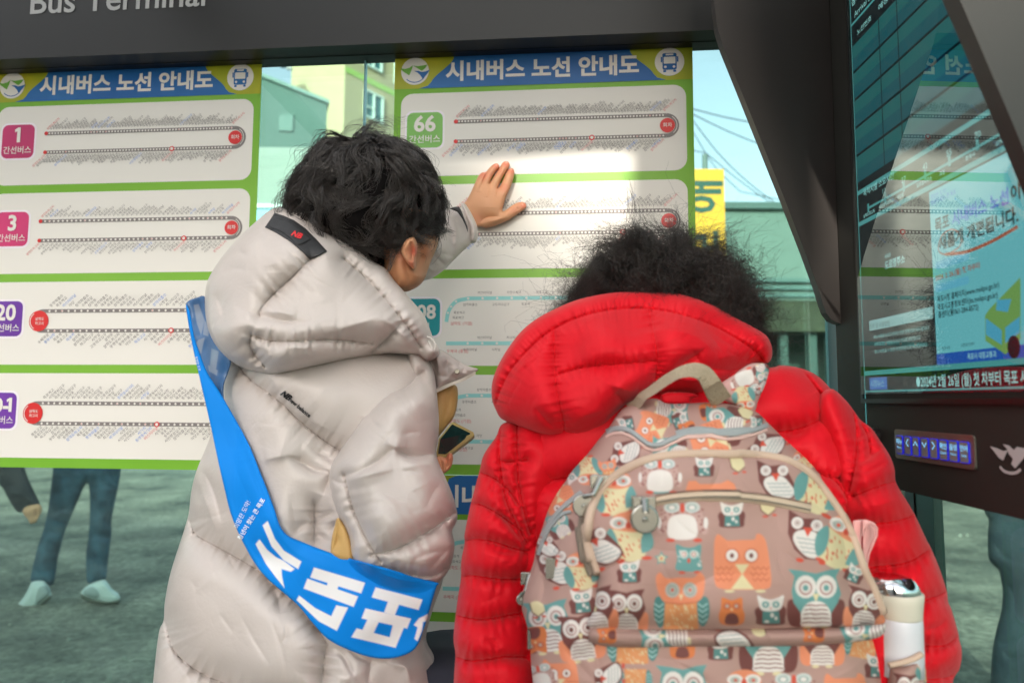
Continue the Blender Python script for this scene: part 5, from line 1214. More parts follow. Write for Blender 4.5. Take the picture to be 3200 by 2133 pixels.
foldL = [f7([(420, 925), (480, 945), (560, 950)], 7, -.005), f7([(480, 1400), (440, 1370), (400, 1350)], 8, -.004), f7([(400, 600), (440, 650), (440, 700)], 8, -.004), f7([(470, 760), (520, 820), (590, 910)], 7, -.009), f7([(480, 600), (530, 660), (580, 700)], 6, -.005), f7([(480, 470), (490, 380), (500, 350)], 8, .004)]
lsl = inflate(lsF, rbf([(1600, 1400, .84), (1500, 1700, .815), (1480, 2100, .80), (1650, 1900, .83), (1550, 2500, .80)]), .075, 105, back=.06, step=3.6, seams=seamL, A=.028, Rq=48, puck=.0028, plam=20, pw=20, folds=foldL, wr=[(12, 10, 30, 40, 120, .0028)], lump=.0016, llam=34, seed=42)
put('sleeve', lsl, m_redc, red)
rsF = [(2560, 1240), (2600, 1215), (2643, 1250), (2674, 1290), (2690, 1312), (2722, 1336), (2752, 1378), (2782, 1425), (2796, 1467), (2801, 1508), (2838, 1571), (2860, 1609), (2896, 1686), (2908, 1708), (2935, 1772), (2958, 1843), (2963, 1880), (2974, 1905), (2994, 1974), (2997, 1995), (3006, 2035), (2999, 2087), (2978, 2128), (2960, 2250), (2900, 2400), (2720, 2400), (2660, 2200), (2640, 1950), (2640, 1700), (2620, 1500), (2560, 1350)]
seamR = [P(R_, s) for s in ([(336, 512), (280, 525), (200, 552), (110, 590)], [(422, 690), (360, 712), (280, 728), (150, 735)], [(518, 862), (440, 915), (350, 945), (190, 962)], [(608, 1085), (560, 1108), (480, 1135), (380, 1150)], [(668, 1318), (600, 1368), (520, 1375), (420, 1360)], [(672, 1500), (600, 1540), (480, 1550)], [(110, 130), (130, 260), (120, 420), (90, 560)])] + [P(E_, [(1530, 420), (1600, 560), (1620, 700)])]
foldR = [fR([(140, 420), (200, 380), (270, 330)], 9, -.008), fR([(150, 470), (230, 440), (300, 400)], 9, -.007), fR([(120, 300), (180, 250), (240, 240)], 9, -.006), fR([(130, 180), (200, 200), (260, 280)], 16, .008), fR([(190, 640), (280, 620), (370, 600)], 20, .005), fR([(600, 1230), (560, 1270), (480, 1290)], 9, -.005), fR([(190, 960), (280, 985), (340, 990)], 9, -.006), fR([(460, 1130), (480, 1170), (470, 1230)], 8, -.004)]
rsl = inflate(rsF, rbf([(2620, 1300, .79), (2700, 1600, .745), (2850, 1700, .745), (2800, 2000, .73), (2950, 2000, .735), (2800, 2400, .74)]), .060, 100, back=.045, step=3.6, seams=seamR, A=.024, Rq=60, puck=.0026, plam=22, pw=22, folds=foldR, wr=[(12, -10, 30, 40, 130, .0028)], lump=.0016, llam=34, seed=43)
put('sleeve', rsl, m_redc, red)
# hood
hdC = [(310, 1215), (275, 1160), (252, 1090), (256, 1000), (290, 905), (350, 802), (430, 702), (520, 632), (620, 580), (720, 537), (830, 507), (950, 487), (1080, 477), (1200, 481), (1320, 492), (1430, 520), (1540, 562), (1640, 620), (1750, 680), (1832, 732), (1864, 788), (1870, 838), (1858, 880), (1830, 897), (1780, 893), (1730, 915), (1665, 955), (1610, 1000), (1560, 1020), (1500, 1050), (1430, 1076), (1330, 1084), (1190, 1084), (1100, 1102), (1020, 1142), (960, 1202), (912, 1262), (830, 1310), (740, 1332), (680, 1336), (600, 1320), (500, 1292), (400, 1252)]
Yhd = rbf([(*P(C_, [(x, y)])[0], v) for x, y, v in ((300, 1050, .83), (650, 750, .84), (1100, 550, .86), (1600, 650, .85), (1840, 820, .84), (900, 900, .80), (650, 1250, .79), (1300, 850, .80), (1400, 1070, .79), (1050, 1080, .77))])
seamHd = [P(C_, s) for s in ([(268, 1150), (300, 1050), (350, 950), (430, 850), (530, 752), (620, 692), (720, 642), (850, 602), (1000, 580), (1150, 580), (1300, 602), (1440, 642), (1560, 692), (1680, 762), (1770, 825), (1812, 872)], [(1158, 585), (1175, 680), (1198, 800), (1206, 890), (1200, 970), (1185, 1080)], [(620, 962), (750, 925), (900, 905), (1050, 895), (1205, 880)], [(610, 700), (615, 850), (620, 1000), (640, 1120), (662, 1220), (675, 1334)])]
foldHd = [fC([(1500, 785), (1440, 840), (1350, 905), (1280, 970), (1200, 1050)], 15, -.018), fC([(1540, 760), (1480, 800), (1420, 840)], 22, .010), fC([(1340, 1000), (1420, 960), (1520, 930), (1620, 935), (1720, 900)], 14, -.014), fC([(960, 1062), (990, 1090), (1015, 1135)], 8, -.010), fC([(900, 1000), (1000, 1040), (1100, 1060)], 24, .009), fC([(1240, 1000), (1330, 985), (1480, 1000)], 14, .008),
          fC([(1600, 820), (1680, 860), (1780, 890)], 12, -.008), fC([(1560, 870), (1640, 850), (1730, 870)], 14, .007), fC([(500, 1150), (560, 1220), (620, 1280)], 9, -.006), fC([(370, 960), (480, 880), (560, 830)], 14, .004), fC([(700, 1250), (780, 1200), (900, 1160)], 14, .005), fC([(1500, 700), (1600, 770), (1700, 840)], 10, -.004), fC([(560, 760), (520, 850), (400, 960)], 8, -.004), fC([(1240, 700), (1400, 730), (1500, 790)], 16, .005)]
rhood = inflate(P(C_, hdC), Yhd, .085, 125, back=.05, step=3.6, seams=seamHd, A=.020, Rq=70, puck=.0024, plam=18, pw=20, folds=foldHd, wr=[(16, -20, 45, 50, 150, .0024)], lump=.0022, llam=46, seed=44)
put('hood', rhood, m_redc, red)
flapC = [(1240, 1070), (1300, 1060), (1400, 1065), (1440, 1085), (1400, 1100), (1392, 1130), (1260, 1130), (1225, 1100)]
put('hood_edge', inflate(P(C_, flapC), .735, .008, 12, step=3), m_redc, red)
# head under the hood and frizzy hair
ch = at(P(W, [(1516, 744)]), .945)[0]; rh = (.112, .10, .098)
hv, hf9 = merge([ell(ch, (.085, .095, .10)), loft([ch + [0, .0, -.05], ch + [0, .01, -.22]], [.06, .07], 18)][:1])
mk('head', hv, hf9, m_skin, red, True, np.tile(SK, (len(hv), 1)))
hp = mk('hair', *ell(ch, (.104, .098, .104)), m_scalp, red, smooth=True)
def rootsR(r, N):
    d = r.standard_normal((N * 4, 3)); d /= np.linalg.norm(d, axis=1)[:, None]
    return d[(d[:, 2] > -.55) & (d[:, 1] < .5)][:N]
cr_ = ch + np.array([0, -.02, .11])
mk('strands', *locks(ch, rh, rootsR, 560, 22, .075, cr_, (0.05, -.02, -.2), .34, 1.9, 15, r0h=.00028, steps=12, spread=.0085, tip=.2, flip=.60, frizz=.0040, uneven=.7), m_hair2, hp, smooth=True)
mk('flyaway_strands', *hair(ch, np.array(rh) * 1.03, rootsR, 420, 6, .082, cr_, (0.1, 0, .1), .15, 2.2, 2.6, 16, r0h=.00026, steps=12, spread=.007, tipsep=-.8, outw=.22, stray=.12, coil=.0075), m_hair2, hp, smooth=True)
for dx in (-.10, .11):
    mk('trouser_leg', *loft([(.26 + dx, .88, .85), (.26 + dx, .86, .55), (.26 + dx, .88, .24)], [.10, .085, .07], 16), m_trs, red, smooth=True)
    mk('shoe', *loft([(.26 + dx, .83, .19), (.26 + dx, .90, .185), (.26 + dx, 1.0, .165), (.26 + dx, 1.06, .155)], [(.035, .05), (.045, .055), (.042, .035), (.03, .022)], 14), m_strap, red, smooth=True)
# ------------------------------------------------------------------ the owl print
KB = np.array(srgb(180, 144, 134)); OR = srgb(232, 140, 100); OD = srgb(198, 100, 62); TE = srgb(88, 156, 154); TD = srgb(58, 132, 130); MA = srgb(104, 46, 44); WHI = srgb(232, 226, 220); CR = srgb(226, 214, 168); RD = srgb(214, 70, 44); GR = srgb(176, 184, 176); PKC = srgb(204, 160, 150)
class Pr:
    def __init__(s, col, Q, crop, x, y, h, rot=0.0, sx=1.0):
        s.c, s.Q = col, Q; s.o = P(crop, [(x, y)])[0]; s.h = h / crop[2]; a = math.radians(rot); s.sx = sx
        s.m = np.array([[math.cos(a), math.sin(a)], [-math.sin(a), math.cos(a)]])
    def t(s, p): p = np.asarray(p, float).reshape(-1, 2) * [s.sx, 1]; return s.o + (p * s.h) @ s.m.T
    def poly(s, p, c): pfill(s.c, s.Q, s.t(p), c)
    def soft(s, p, c): pfill(s.c, s.Q, spline(s.t(p), 4, True), c)
    def ell(s, x, y, a, b, c, n=14): th = np.linspace(0, 2 * np.pi, n, endpoint=False); s.poly(np.stack([x + a * np.cos(th), y + b * np.sin(th)], 1), c)
    def line(s, p, w, c): pline(s.c, s.Q, s.t(p), w * s.h, c)
    def near(s): lo = s.o - 1.6 * s.h; hi = s.o + 1.6 * s.h; return (lo[0] < s.Q[:, 0].max()) and (hi[0] > s.Q[:, 0].min()) and (lo[1] < s.Q[:, 1].max()) and (hi[1] > s.Q[:, 1].min())
def o_A(p):
    p.soft([(-.98, -.75), (-.85, -1.0), (-.62, -.85), (-.5, -.78), (0, -.8), (.42, -.82), (.5, -1.0), (.68, -.98), (.85, -.7), (.98, .1), (1.02, .7), (.85, .92), (0, .95), (-.8, .9), (-.98, .6), (-1.0, 0)], OR)
    for x in (-.36, .32):
        p.ell(x, -.25, .26, .26, OD); p.ell(x, -.25, .21, .21, WHI); p.ell(x, -.25, .075, .09, MA)
    p.poly([(-.25, .06), (.24, .05), (0, .42)], CR); p.poly([(0, .4), (.42, .93), (-.40, .93)], CR); p.ell(-.45, 1.0, .18, .05, CR); p.ell(.65, 1.0, .18, .05, CR)
    for sx in (-1, 1):
        for r in range(3):
            for c in range(3):
                x = sx * (.85 - c * .2 - (r % 2) * .06); y = .15 + r * .2; p.line([(x - .09, y), (x, y + .10), (x + .09, y)], .035, OD)
def o_B(p):
    p.soft([(-.9, -.1), (-.95, .5), (-.75, .95), (-.55, .7), (-.5, .2), (-.6, -.1)], TD); p.soft([(.95, -.1), (1.0, .5), (.8, .9), (.6, .7), (.5, .2), (.6, -.1)], TD)
    for sx in (-1, 1):
        for r in range(4): p.line([(sx * .92, .1 + r * .18), (sx * .76, .22 + r * .18), (sx * .62, .1 + r * .18)], .04, srgb(170, 214, 210))
    p.poly([(-.55, .0), (.55, .0), (.62, 1.0), (-.62, 1.0)], srgb(226, 150, 92))
    rr = random.Random(3)
    for _ in range(46): x, y = rr.uniform(-.52, .52), rr.uniform(.12, .95); p.line([(x, y), (x + .03, y + .07)], .03, CR)
    p.soft([(-.85, -.5), (-.88, -.85), (-.72, -1.0), (-.52, -.8), (0, -.82), (.45, -.82), (.66, -1.0), (.84, -.8), (.8, -.3), (.62, .0), (0, .1), (-.55, .05), (-.75, -.2)], OR)
    p.line([(-.55, .06), (0, .12), (.58, .04)], .04, OD)
    for x in (-.3, .32): p.ell(x, -.38, .25, .27, GR); p.ell(x, -.38, .17, .19, srgb(150, 160, 152)); p.ell(x, -.38, .12, .13, GR); p.ell(x, -.38, .05, .06, RD)
    p.poly([(-.07, -.22), (.08, -.22), (0, .0)], CR)
def o_C(p, body=TE, wing=MA, stripe=srgb(128, 76, 76)):
    p.soft([(-.98, .15), (-1.0, .7), (-.85, 1.0), (-.5, 1.0), (-.45, .4), (-.7, .1)], wing); p.soft([(.98, .15), (1.0, .7), (.85, 1.0), (.5, 1.0), (.45, .4), (.7, .1)], wing)
    p.poly([(-.98, -.98), (-.5, -.92), (0, -.82), (.45, -.95), (.84, -1.0), (.7, -.7), (.88, -.1), (.75, .2), (.5, .6), (.45, 1.0), (-.45, 1.0), (-.5, .6), (-.78, .2), (-.85, -.2), (-.75, -.72)], body)
    for x in (-.36, .36):
        p.ell(x, -.36, .37, .40, WHI); p.ell(x, -.32, .24, .26, srgb(178, 140, 136)); p.ell(x, -.32, .17, .18, WHI); p.ell(x, -.32, .10, .11, body)
    p.poly([(-.12, -.12), (.12, -.12), (0, .18)], CR)
    p.soft([(-.5, .5), (-.3, .22), (0, .14), (.3, .22), (.5, .5), (.52, .8), (.45, 1.0), (-.45, 1.0), (-.52, .8)], WHI)
    for k in range(5): y = .3 + k * .15; w = .36 + .03 * k; p.line([(-w, y), (-w * .5, y - .03), (0, y), (w * .5, y - .03), (w, y)], .045, stripe)
    p.ell(-.3, 1.08, .16, .07, CR); p.ell(.3, 1.08, .16, .07, CR)
def o_D(p): o_C(p, MA, OR)
def o_E(p):
    p.poly([(-.95, -1.0), (-.3, -.72), (.35, -.8), (.62, -.3), (.95, .35), (.98, .7), (.6, .92), (0, .95), (-.5, .6), (-.85, 0)], MA)
    p.soft([(-.55, -.1), (-.2, -.25), (.3, -.2), (.65, .15), (.88, .55), (.6, .82), (.1, .85), (-.35, .55), (-.6, .2)], WHI)
    for x in (-.52, .3): p.ell(x, -.5, .25, .25, WHI); p.ell(x, -.5, .13, .13, srgb(150, 96, 92)); p.ell(x, -.5, .10, .10, WHI); p.ell(x, -.5, .05, .05, MA)
    p.poly([(-.25, -.35), (.15, -.38), (-.02, .02)], RD)
    for k in range(4): y = .1 + k * .18; x0, x1 = -.45 + .1 * k, .5 + .1 * k; p.line([(x0 + (x1 - x0) * j / 8, y + .03 * (j % 2)) for j in range(9)], .035, srgb(120, 150, 156))
    p.ell(-.2, 1.02, .17, .09, RD); p.ell(.75, 1.0, .17, .09, RD)
def o_F(p):
    p.soft([(-.9, -.2), (-.95, .5), (-.8, .92), (.75, .92), (.95, .5), (.85, -.3)], MA); p.poly([(-.52, .05), (.55, .02), (.62, .85), (-.55, .85)], TD)
    p.soft([(-.8, -.55), (-.85, -1.0), (-.5, -.82), (0, -.72), (.5, -.85), (.85, -1.0), (.8, -.5), (.6, -.08), (0, .05), (-.6, -.05)], WHI)
    for x in (-.33, .35): p.ell(x, -.4, .24, .22, TE); p.ell(x, -.4, .09, .09, WHI)
    p.poly([(-.05, -.2), (.07, -.2), (0, -.02)], RD); p.ell(.1, .3, .12, .15, WHI); p.ell(.35, .5, .09, .12, WHI); p.ell(-.25, .72, .16, .08, WHI)
def o_G(p):
    p.soft([(-.75, -.9), (-.6, -1.0), (0, -.8), (.6, -1.0), (.78, -.9), (.8, -.2), (.95, .3), (.7, .95), (-.7, .95), (-.95, .3), (-.8, -.2)], srgb(222, 122, 58))
    p.ell(-.35, -.38, .3, .26, OD); p.ell(.35, -.38, .3, .26, OD); p.ell(-.33, -.38, .11, .11, GR); p.ell(.33, -.38, .11, .11, GR); p.soft([(-.45, .9), (-.4, .3), (0, .1), (.4, .3), (.45, .9)], MA); p.poly([(-.1, -.2), (.1, -.2), (0, .0)], CR)
def o_H(p):
    p.soft([(-1.3, .4), (-1.1, -.2), (-.8, -.7), (.75, -.7), (1.1, -.2), (1.35, .4), (1.2, .7), (.8, .6), (-.8, .6), (-1.15, .65)], srgb(196, 160, 152))
    rr = random.Random(5)
    for _ in range(70):
        x, y = rr.uniform(-1.1, 1.1), rr.uniform(-.65, .6)
        if (x / .75) ** 2 + ((y - .25) / .7) ** 2 > 1: p.line([(x - .05, y), (x, y + .06), (x + .05, y)], .045, srgb(128, 62, 58))
    p.soft([(-.78, .3), (-.6, -.2), (0, -.36), (.6, -.2), (.78, .3), (.7, .85), (0, .98), (-.7, .85)], WHI)
    for x in (-.55, .5): p.ell(x, -.72, .42, .30, srgb(202, 212, 208)); p.ell(x, -.70, .26, .18, srgb(140, 170, 168)); p.ell(x, -.70, .17, .12, WHI)
    p.ell(0, -.68, .13, .26, RD); p.ell(-.62, 1.0, .24, .10, RD); p.ell(.8, 1.0, .24, .10, RD); p.ell(1.22, .1, .12, .3, WHI); p.ell(-1.2, .1, .10, .3, WHI)
def o_I(p):
    p.soft([(-.95, -1.0), (-.4, -.85), (0, -.8), (.4, -.85), (.9, -1.0), (.85, 0), (.95, .8), (0, .95), (-.95, .8), (-.85, 0)], TE)
    for x in (-.35, .35): p.ell(x, -.3, .3, .3, srgb(196, 226, 222)); p.ell(x, -.3, .20, .20, srgb(202, 132, 116)); p.ell(x, -.3, .10, .10, WHI)
    p.ell(0, .15, .12, .18, RD); rr = random.Random(2)
    for _ in range(14): x, y = rr.choice((-1, 1)) * rr.uniform(.5, .8), rr.uniform(-.8, .6); p.line([(x, y), (x + .1, y + .1)], .06, WHI)
    p.ell(-.5, 1.02, .25, .1, RD); p.ell(.6, 1.0, .25, .1, RD)
def o_J(p):
    p.soft([(-.62, -.3), (-.5, .1), (-.5, .95), (.6, .9), (.6, -.3)], CR); rr = random.Random(8)
    for _ in range(22): x, y = rr.uniform(-.45, .5), rr.uniform(-.1, .8); p.line([(x, y), (x + .05, y + .08)], .045, RD)
    p.soft([(-.75, -.35), (-.6, -.8), (0, -.98), (.6, -.8), (.75, -.35), (.3, -.15), (-.3, -.2)], OR)
    p.soft([(-.98, .1), (-.75, -.3), (-.5, .1), (-.4, .6), (-.55, .92), (-.85, .6)], TE); p.soft([(.98, .1), (.75, -.3), (.5, .1), (.5, .6), (.6, .7), (.95, .5)], TE)
    for x in (-.42, .38): p.ell(x, -.52, .36, .25, WHI); p.ell(x, -.5, .22, .16, GR); p.ell(x + .02, -.5, .08, .07, RD)
    p.ell(-.02, -.42, .12, .14, RD); p.ell(-.38, 1.0, .22, .08, RD); p.ell(.72, .9, .22, .08, RD)
def o_K(p): p.poly([(math.sin(k * math.pi / 5) * (1 if k % 2 == 0 else .5), -math.cos(k * math.pi / 5) * (1 if k % 2 == 0 else .5)) for k in range(10)], TE); p.poly([(math.sin(k * math.pi / 5) * (.6 if k % 2 == 0 else .35), -math.cos(k * math.pi / 5) * (.6 if k % 2 == 0 else .35)) for k in range(10)], CR); p.ell(0, 0, .15, .2, RD)
def o_Y(p): p.soft([(-.7, -.6), (0, -.9), (.75, -.5), (.85, .3), (.2, .8), (-.5, .3)], CR); p.line([(-.75, -.6), (-.5, .35), (.2, .85), (.9, .3)], .12, MA); p.ell(-.1, .95, .3, .12, RD); p.ell(.85, .8, .25, .12, RD)
OWL = dict(A=o_A, B=o_B, C=o_C, D=o_D, E=o_E, F=o_F, G=o_G, H=o_H, I=o_I, J=o_J, K=o_K, Y=o_Y)
def owls(lst, base=KB, extra=None):
    def f(Q):
        c = np.tile(np.array(base), (len(Q), 1))
        if extra: extra(c, Q)
        for e in lst:
            k, crop, x, y, h = e[:5]; rot = e[5] if len(e) > 5 else 0
            p = Pr(c, Q, crop, x, y, h, rot)
            if p.near(): OWL[k](p)
        return c * .74 + np.array(base) * .10
    return f
# ------------------------------------------------------------------ backpack
m_bag = mat('printed_cloth', (0.5, 0.4, 0.38), 0.62, 0.3, attr=True, bump=0.06, bscale=900)
m_bag.use_nodes = True
m_pipe = mat('beige_piping', srgb(190, 164, 144), .6, bump=.08, bscale=600)
m_web = mat('webbing', srgb(168, 152, 128), .75, bump=.6, bscale=420)
m_gtrim = mat('grey_trim', srgb(150, 156, 156), .6, bump=.3, bscale=700)
m_nick = mat('nickel', srgb(170, 168, 160), .22, metal=1.0)
bag = thing('backpack', 'dusty pink backpack printed with owls on the back of the red jacket', 'backpack', (.25, .70, .95))
bagF = [(1942, 1279), (1904, 1333), (1872, 1371), (1834, 1420), (1790, 1468), (1769, 1500), (1741, 1540), (1714, 1590), (1695, 1647), (1676, 1705), (1666, 1760), (1642, 1821), (1630, 1865), (1632, 1906), (1645, 1947), (1655, 1991), (1660, 2076), (1666, 2133), (1680, 2260), (1760, 2360), (2250, 2390), (2700, 2360), (2780, 2260), (2789, 2133), (2785, 2076), (2775, 2025), (2762, 1956), (2758, 1899), (2730, 1838), (2710, 1790), (2697, 1724), (2681, 1666), (2662, 1621), (2636, 1582), (2613, 1544), (2574, 1494), (2528, 1441), (2483, 1399), (2444, 1364), (2398, 1318), (2360, 1284), (2294, 1262), (2213, 1257), (2158, 1259), (2086, 1260), (2045, 1244), (1990, 1258)]
Ybag = rbf([(2100, 1270, .735), (2150, 1400, .72), (1700, 1700, .72), (2200, 1800, .71), (2700, 1800, .72), (1700, 2200, .71), (2200, 2200, .70), (2750, 2200, .71), (1850, 1420, .73), (2500, 1420, .73)])
top = [('C', D_, 1450, 340, 135, -95), ('G', D_, 1740, 350, 75, -75), ('F', D_, 1510, 430, 70, -70), ('A', D_, 1265, 480, 125, 65), ('E', D_, 1050, 690, 130, 75), ('C', D_, 1850, 460, 160, 80), ('A', D_, 1730, 610, 165, 105), ('C', D_, 1400, 690, 140, 80), ('F', D_, 1060, 460, 70, 100), ('E', E_, 775, 630, 140, 60), ('Y', E_, 600, 370, 70, 20), ('F', E_, 690, 440, 55, 90), ('G', D_, 1560, 500, 70, 100), ('J', E_, 1080, 740, 90, 40)]
side = [('F', N_, 200, 265, 72, 200), ('J', N_, 290, 260, 95, 190), ('A', N_, 110, 470, 105, 200), ('B', N_, 430, 250, 70, 10), ('C', N_, 100, 610, 85, 30), ('E', N_, 85, 900, 135, 10), ('J', N_, 250, 920, 125, 5), ('F', N_, 255, 1130, 85, 5), ('C', N_, 25, 1290, 170, 5), ('D', N_, 245, 1360, 155, 8), ('G', N_, -60, 1390, 90, 190), ('E', N_, 20, 760, 80, 10), ('A', N_, 110, 1640, 125, 0), ('H', N_, -30, 1640, 90, 10), ('Y', N_, -50, 1180, 60, 0)]
low = [('B', N_, 590, 1370, 175), ('G', N_, 925, 1420, 90), ('F', N_, 1180, 1440, 85), ('C', N_, 1500, 1400, 195), ('D', N_, 1860, 1400, 150), ('B', N_, 2150, 1370, 140, -10), ('C', N_, 930, 1740, 190), ('B', N_, 610, 1700, 120, 180), ('J', N_, 1340, 1730, 150), ('H', N_, 1670, 1740, 130), ('F', N_, 2230, 1560, 85), ('A', N_, 2020, 1760, 150), ('E', N_, 420, 1640, 110, 90)]
def shade_trim(c, Q): pass
bseams = [P(G_, [(150 + 380, 0), (560, 200), (520, 420), (400, 560), (330, 760)]), P(N_, [(300, 1330), (200, 1400), (150, 1568)])]
fG = lambda pts, w, a: (P(G_, pts), w, a); fN = lambda pts, w, a: (P(N_, pts), w, a)
bagS = inflate(bagF, Ybag, .085, 170, back=.06, step=2.9, seams=[], folds=[fG([(730, 60), (600, 220), (500, 400), (410, 580)], 10, -.007), fG([(700, 150), (560, 320), (500, 480)], 14, .005), fN([(300, 1400), (340, 1480), (380, 1568)], 14, -.004), fG([(620, 1240), (760, 1400), (900, 1540)], 16, -.006), fN([(640, 1480), (900, 1520), (1200, 1500)], 16, -.003), fG([(420, 560), (440, 700), (400, 850)], 12, -.005), fG([(640, 900), (700, 1100), (800, 1300)], 14, .004), (P(D_, [(1180, 600), (1250, 660), (1350, 650)]), 14, -.004)],
               wr=[(22, 60, 50, 60, 160, .0028)], lump=.0022, llam=42, paint=owls(top + side + low), seed=51, n=4)
put('main_compartment', bagS, m_bag, bag)
pocF = [(1846, 1962), (1858, 1900), (1866, 1838), (1872, 1790), (1858, 1745), (1846, 1702), (1832, 1660), (1830, 1625), (1838, 1595), (1854, 1566), (1880, 1530), (1914, 1490), (1964, 1454), (2028, 1431), (2105, 1420), (2215, 1416), (2330, 1418), (2425, 1430), (2483, 1448), (2540, 1487), (2586, 1544), (2628, 1605), (2655, 1659), (2683, 1724), (2710, 1800), (2732, 1845), (2756, 1910), (2764, 1945), (2700, 1958), (2550, 1962), (2300, 1966), (2050, 1968)]
poc = [('H', N_, 775, 290, 110), ('F', N_, 1070, 232, 68), ('Y', N_, 1285, 215, 62), ('E', N_, 1555, 325, 140, 0), ('J', N_, 470, 400, 150), ('J', N_, 1850, 360, 175, -28),
       ('H', N_, 925, 592, 128), ('F', N_, 1255, 552, 88), ('Y', N_, 1485, 500, 65), ('E', N_, 1765, 695, 160, -8), ('J', N_, 568, 690, 165), ('K', N_, 785, 842, 50), ('I', N_, 968, 842, 92), ('A', N_, 1325, 870, 190), ('J', N_, 1990, 730, 175, -28), ('F', N_, 570, 930, 80), ('E', N_, 360, 760, 150, 20), ('D', N_, 552, 1190, 145), ('B', N_, 915, 1125, 190), ('G', N_, 1255, 1195, 92), ('F', N_, 1515, 1190, 102), ('C', N_, 1818, 1100, 192), ('F', N_, 2075, 945, 62, -25), ('D', N_, 2150, 1170, 140, -8), ('D', N_, 340, 1180, 150, 6)]
def pex(c, Q): pfill(c, Q, P(N_, [(945, 395), (965, 325), (1015, 322), (1040, 345), (1110, 345), (1180, 340), (1230, 318), (1275, 345), (1288, 395)]), OR); pfill(c, Q, P(N_, [(725, 412), (735, 392), (870, 388), (880, 405)]), TE)
Yp = rbf([(2200, 1430, .655), (1860, 1600, .665), (2600, 1600, .660), (1860, 1900, .640), (2250, 1900, .615), (2740, 1900, .650), (2250, 1650, .635)])
Yp2 = lambda Q: np.minimum(Yp(Q), bagS.surf(Q) - .004)
pocS = inflate(pocF, Yp2, .026, 80, back=.03, step=2.7, seams=[], folds=[fN([(380, 960), (450, 900), (560, 860)], 10, -.004), fN([(290, 1190), (330, 1080), (380, 990)], 9, -.005), fN([(330, 1300), (700, 1285), (1300, 1290), (2200, 1270)], 20, -.004), fN([(750, 900), (1000, 940), (1300, 1080)], 60, .003), fN([(1540, 450), (1600, 700), (1900, 900)], 40, -.002), fN([(2080, 900), (2150, 1050), (2240, 1200)], 14, -.004)], wr=[(12, 40, 50, 60, 150, .0018)], lump=.0016, llam=60, paint=owls(poc, extra=pex), seed=52, n=4)
front = put('front_pocket', pocS, m_bag, bag)
rollF = [(1838, 1985), (1844, 1966), (1862, 1958), (2050, 1966), (2300, 1964), (2550, 1960), (2740, 1950), (2764, 1946), (2768, 1960), (2755, 1985), (2700, 2000), (2560, 2014), (2400, 2018), (2200, 2018), (2000, 2022), (1900, 2018), (1850, 2006)]
roll = [('G', N_, 420, 1355, 62, 95), ('C', N_, 790, 1360, 165, 95), ('E', N_, 1290, 1450, 150, 185), ('Y', N_, 1440, 1310, 60, 180), ('G', N_, 1800, 1340, 72, 95), ('C', N_, 2150, 1360, 170, 100)]
put('pocket_roll', inflate(rollF, lambda Q: np.minimum(pocS.surf(Q) + .004, .628), .015, 26, back=.012, step=2.7, paint=owls(roll, KB * .92), wr=[(8, 5, 10, 60, 160, .0015)], seed=53, n=4), m_bag, bag)
# piping, zips, trim: tubes and tapes that follow the cloth
def follow(surf, pts, lift): q = spline(pts, 8); return at(q, surf(q) - lift)
pip = P(D_, [(775, 1568), (762, 1450), (752, 1330), (770, 1190), (810, 1090), (860, 1005), (950, 905), (1080, 815), (1250, 745), (1450, 712), (1700, 700), (1930, 705)])
pip2 = P(E_, [(600, 700), (850, 732), (1000, 782), (1150, 885), (1270, 1035), (1380, 1195), (1455, 1340), (1510, 1480)]); pip3 = P(H_, [(1475, 540), (1560, 715), (1640, 920)])
L_p = np.vstack([P(G_, [(945, 560), (900, 430), (862, 300), (822, 130)])[::1], pip, pip2, pip3])
pl3 = at(spline(L_p, 5), np.minimum(np.minimum(pocS.surf(spline(L_p, 5)) - .004, bagS.surf(spline(L_p, 5)) - .006), .66)); mk('piping', *loft(pl3, [.0044] * len(pl3), 10), m_pipe, front, smooth=True)
off = np.array([-16.0, -6.0]); lp2 = spline(L_p[:10] + np.array([-20, 4]), 5); z3 = at(lp2, bagS.surf(lp2) - .003); mk('zip_tape', *loft(z3, [.0042] * len(z3), 8), mat('zip_taupe', srgb(132, 118, 104), .6, bump=.5, bscale=900), front, smooth=True)
def tape(name, surf, pts, wd, lift, m, parent, th=.0012):
    q = spline(pts, 8); T = np.gradient(q, axis=0); T /= np.linalg.norm(T, axis=1)[:, None]; Nn = np.stack([-T[:, 1], T[:, 0]], 1); pr_ = np.linspace(-1, 1, 7); V = []
    for s_ in pr_: qq = q + Nn * wd / 2 * s_; V.append(at(qq, surf(qq) - lift * (1 - s_ ** 4) - .0004))
    V = np.stack(V, 1); n, k = V.shape[:2]; idx = np.arange(n * k).reshape(n, k)
    F = np.stack([idx[:-1, :-1].ravel(), idx[1:, :-1].ravel(), idx[1:, 1:].ravel(), idx[:-1, 1:].ravel()], 1)
    return mk(name, V.reshape(-1, 3), F, m, parent, True)
zq = np.vstack([P(D_, [(1200, 1118), (1330, 1082), (1500, 1055), (1750, 1040), (2000, 1042)]), P(E_, [(250, 1045), (600, 1058), (850, 1092), (1135, 1150)])])
tape('zip_tape', pocS.surf, zq, 30, .0035, mat('zip_beige', srgb(190, 168, 146), .6), front)
tape('zip_teeth', pocS.surf, zq + [0, 3], 9, .0052, mat('zip_teeth', srgb(150, 138, 122), .4, bump=.8, bscale=700), front)
tape('zip_seam', pocS.surf, zq + [0, -18], 3, .0022, mat('seam_dark', srgb(120, 96, 88), .8), front)
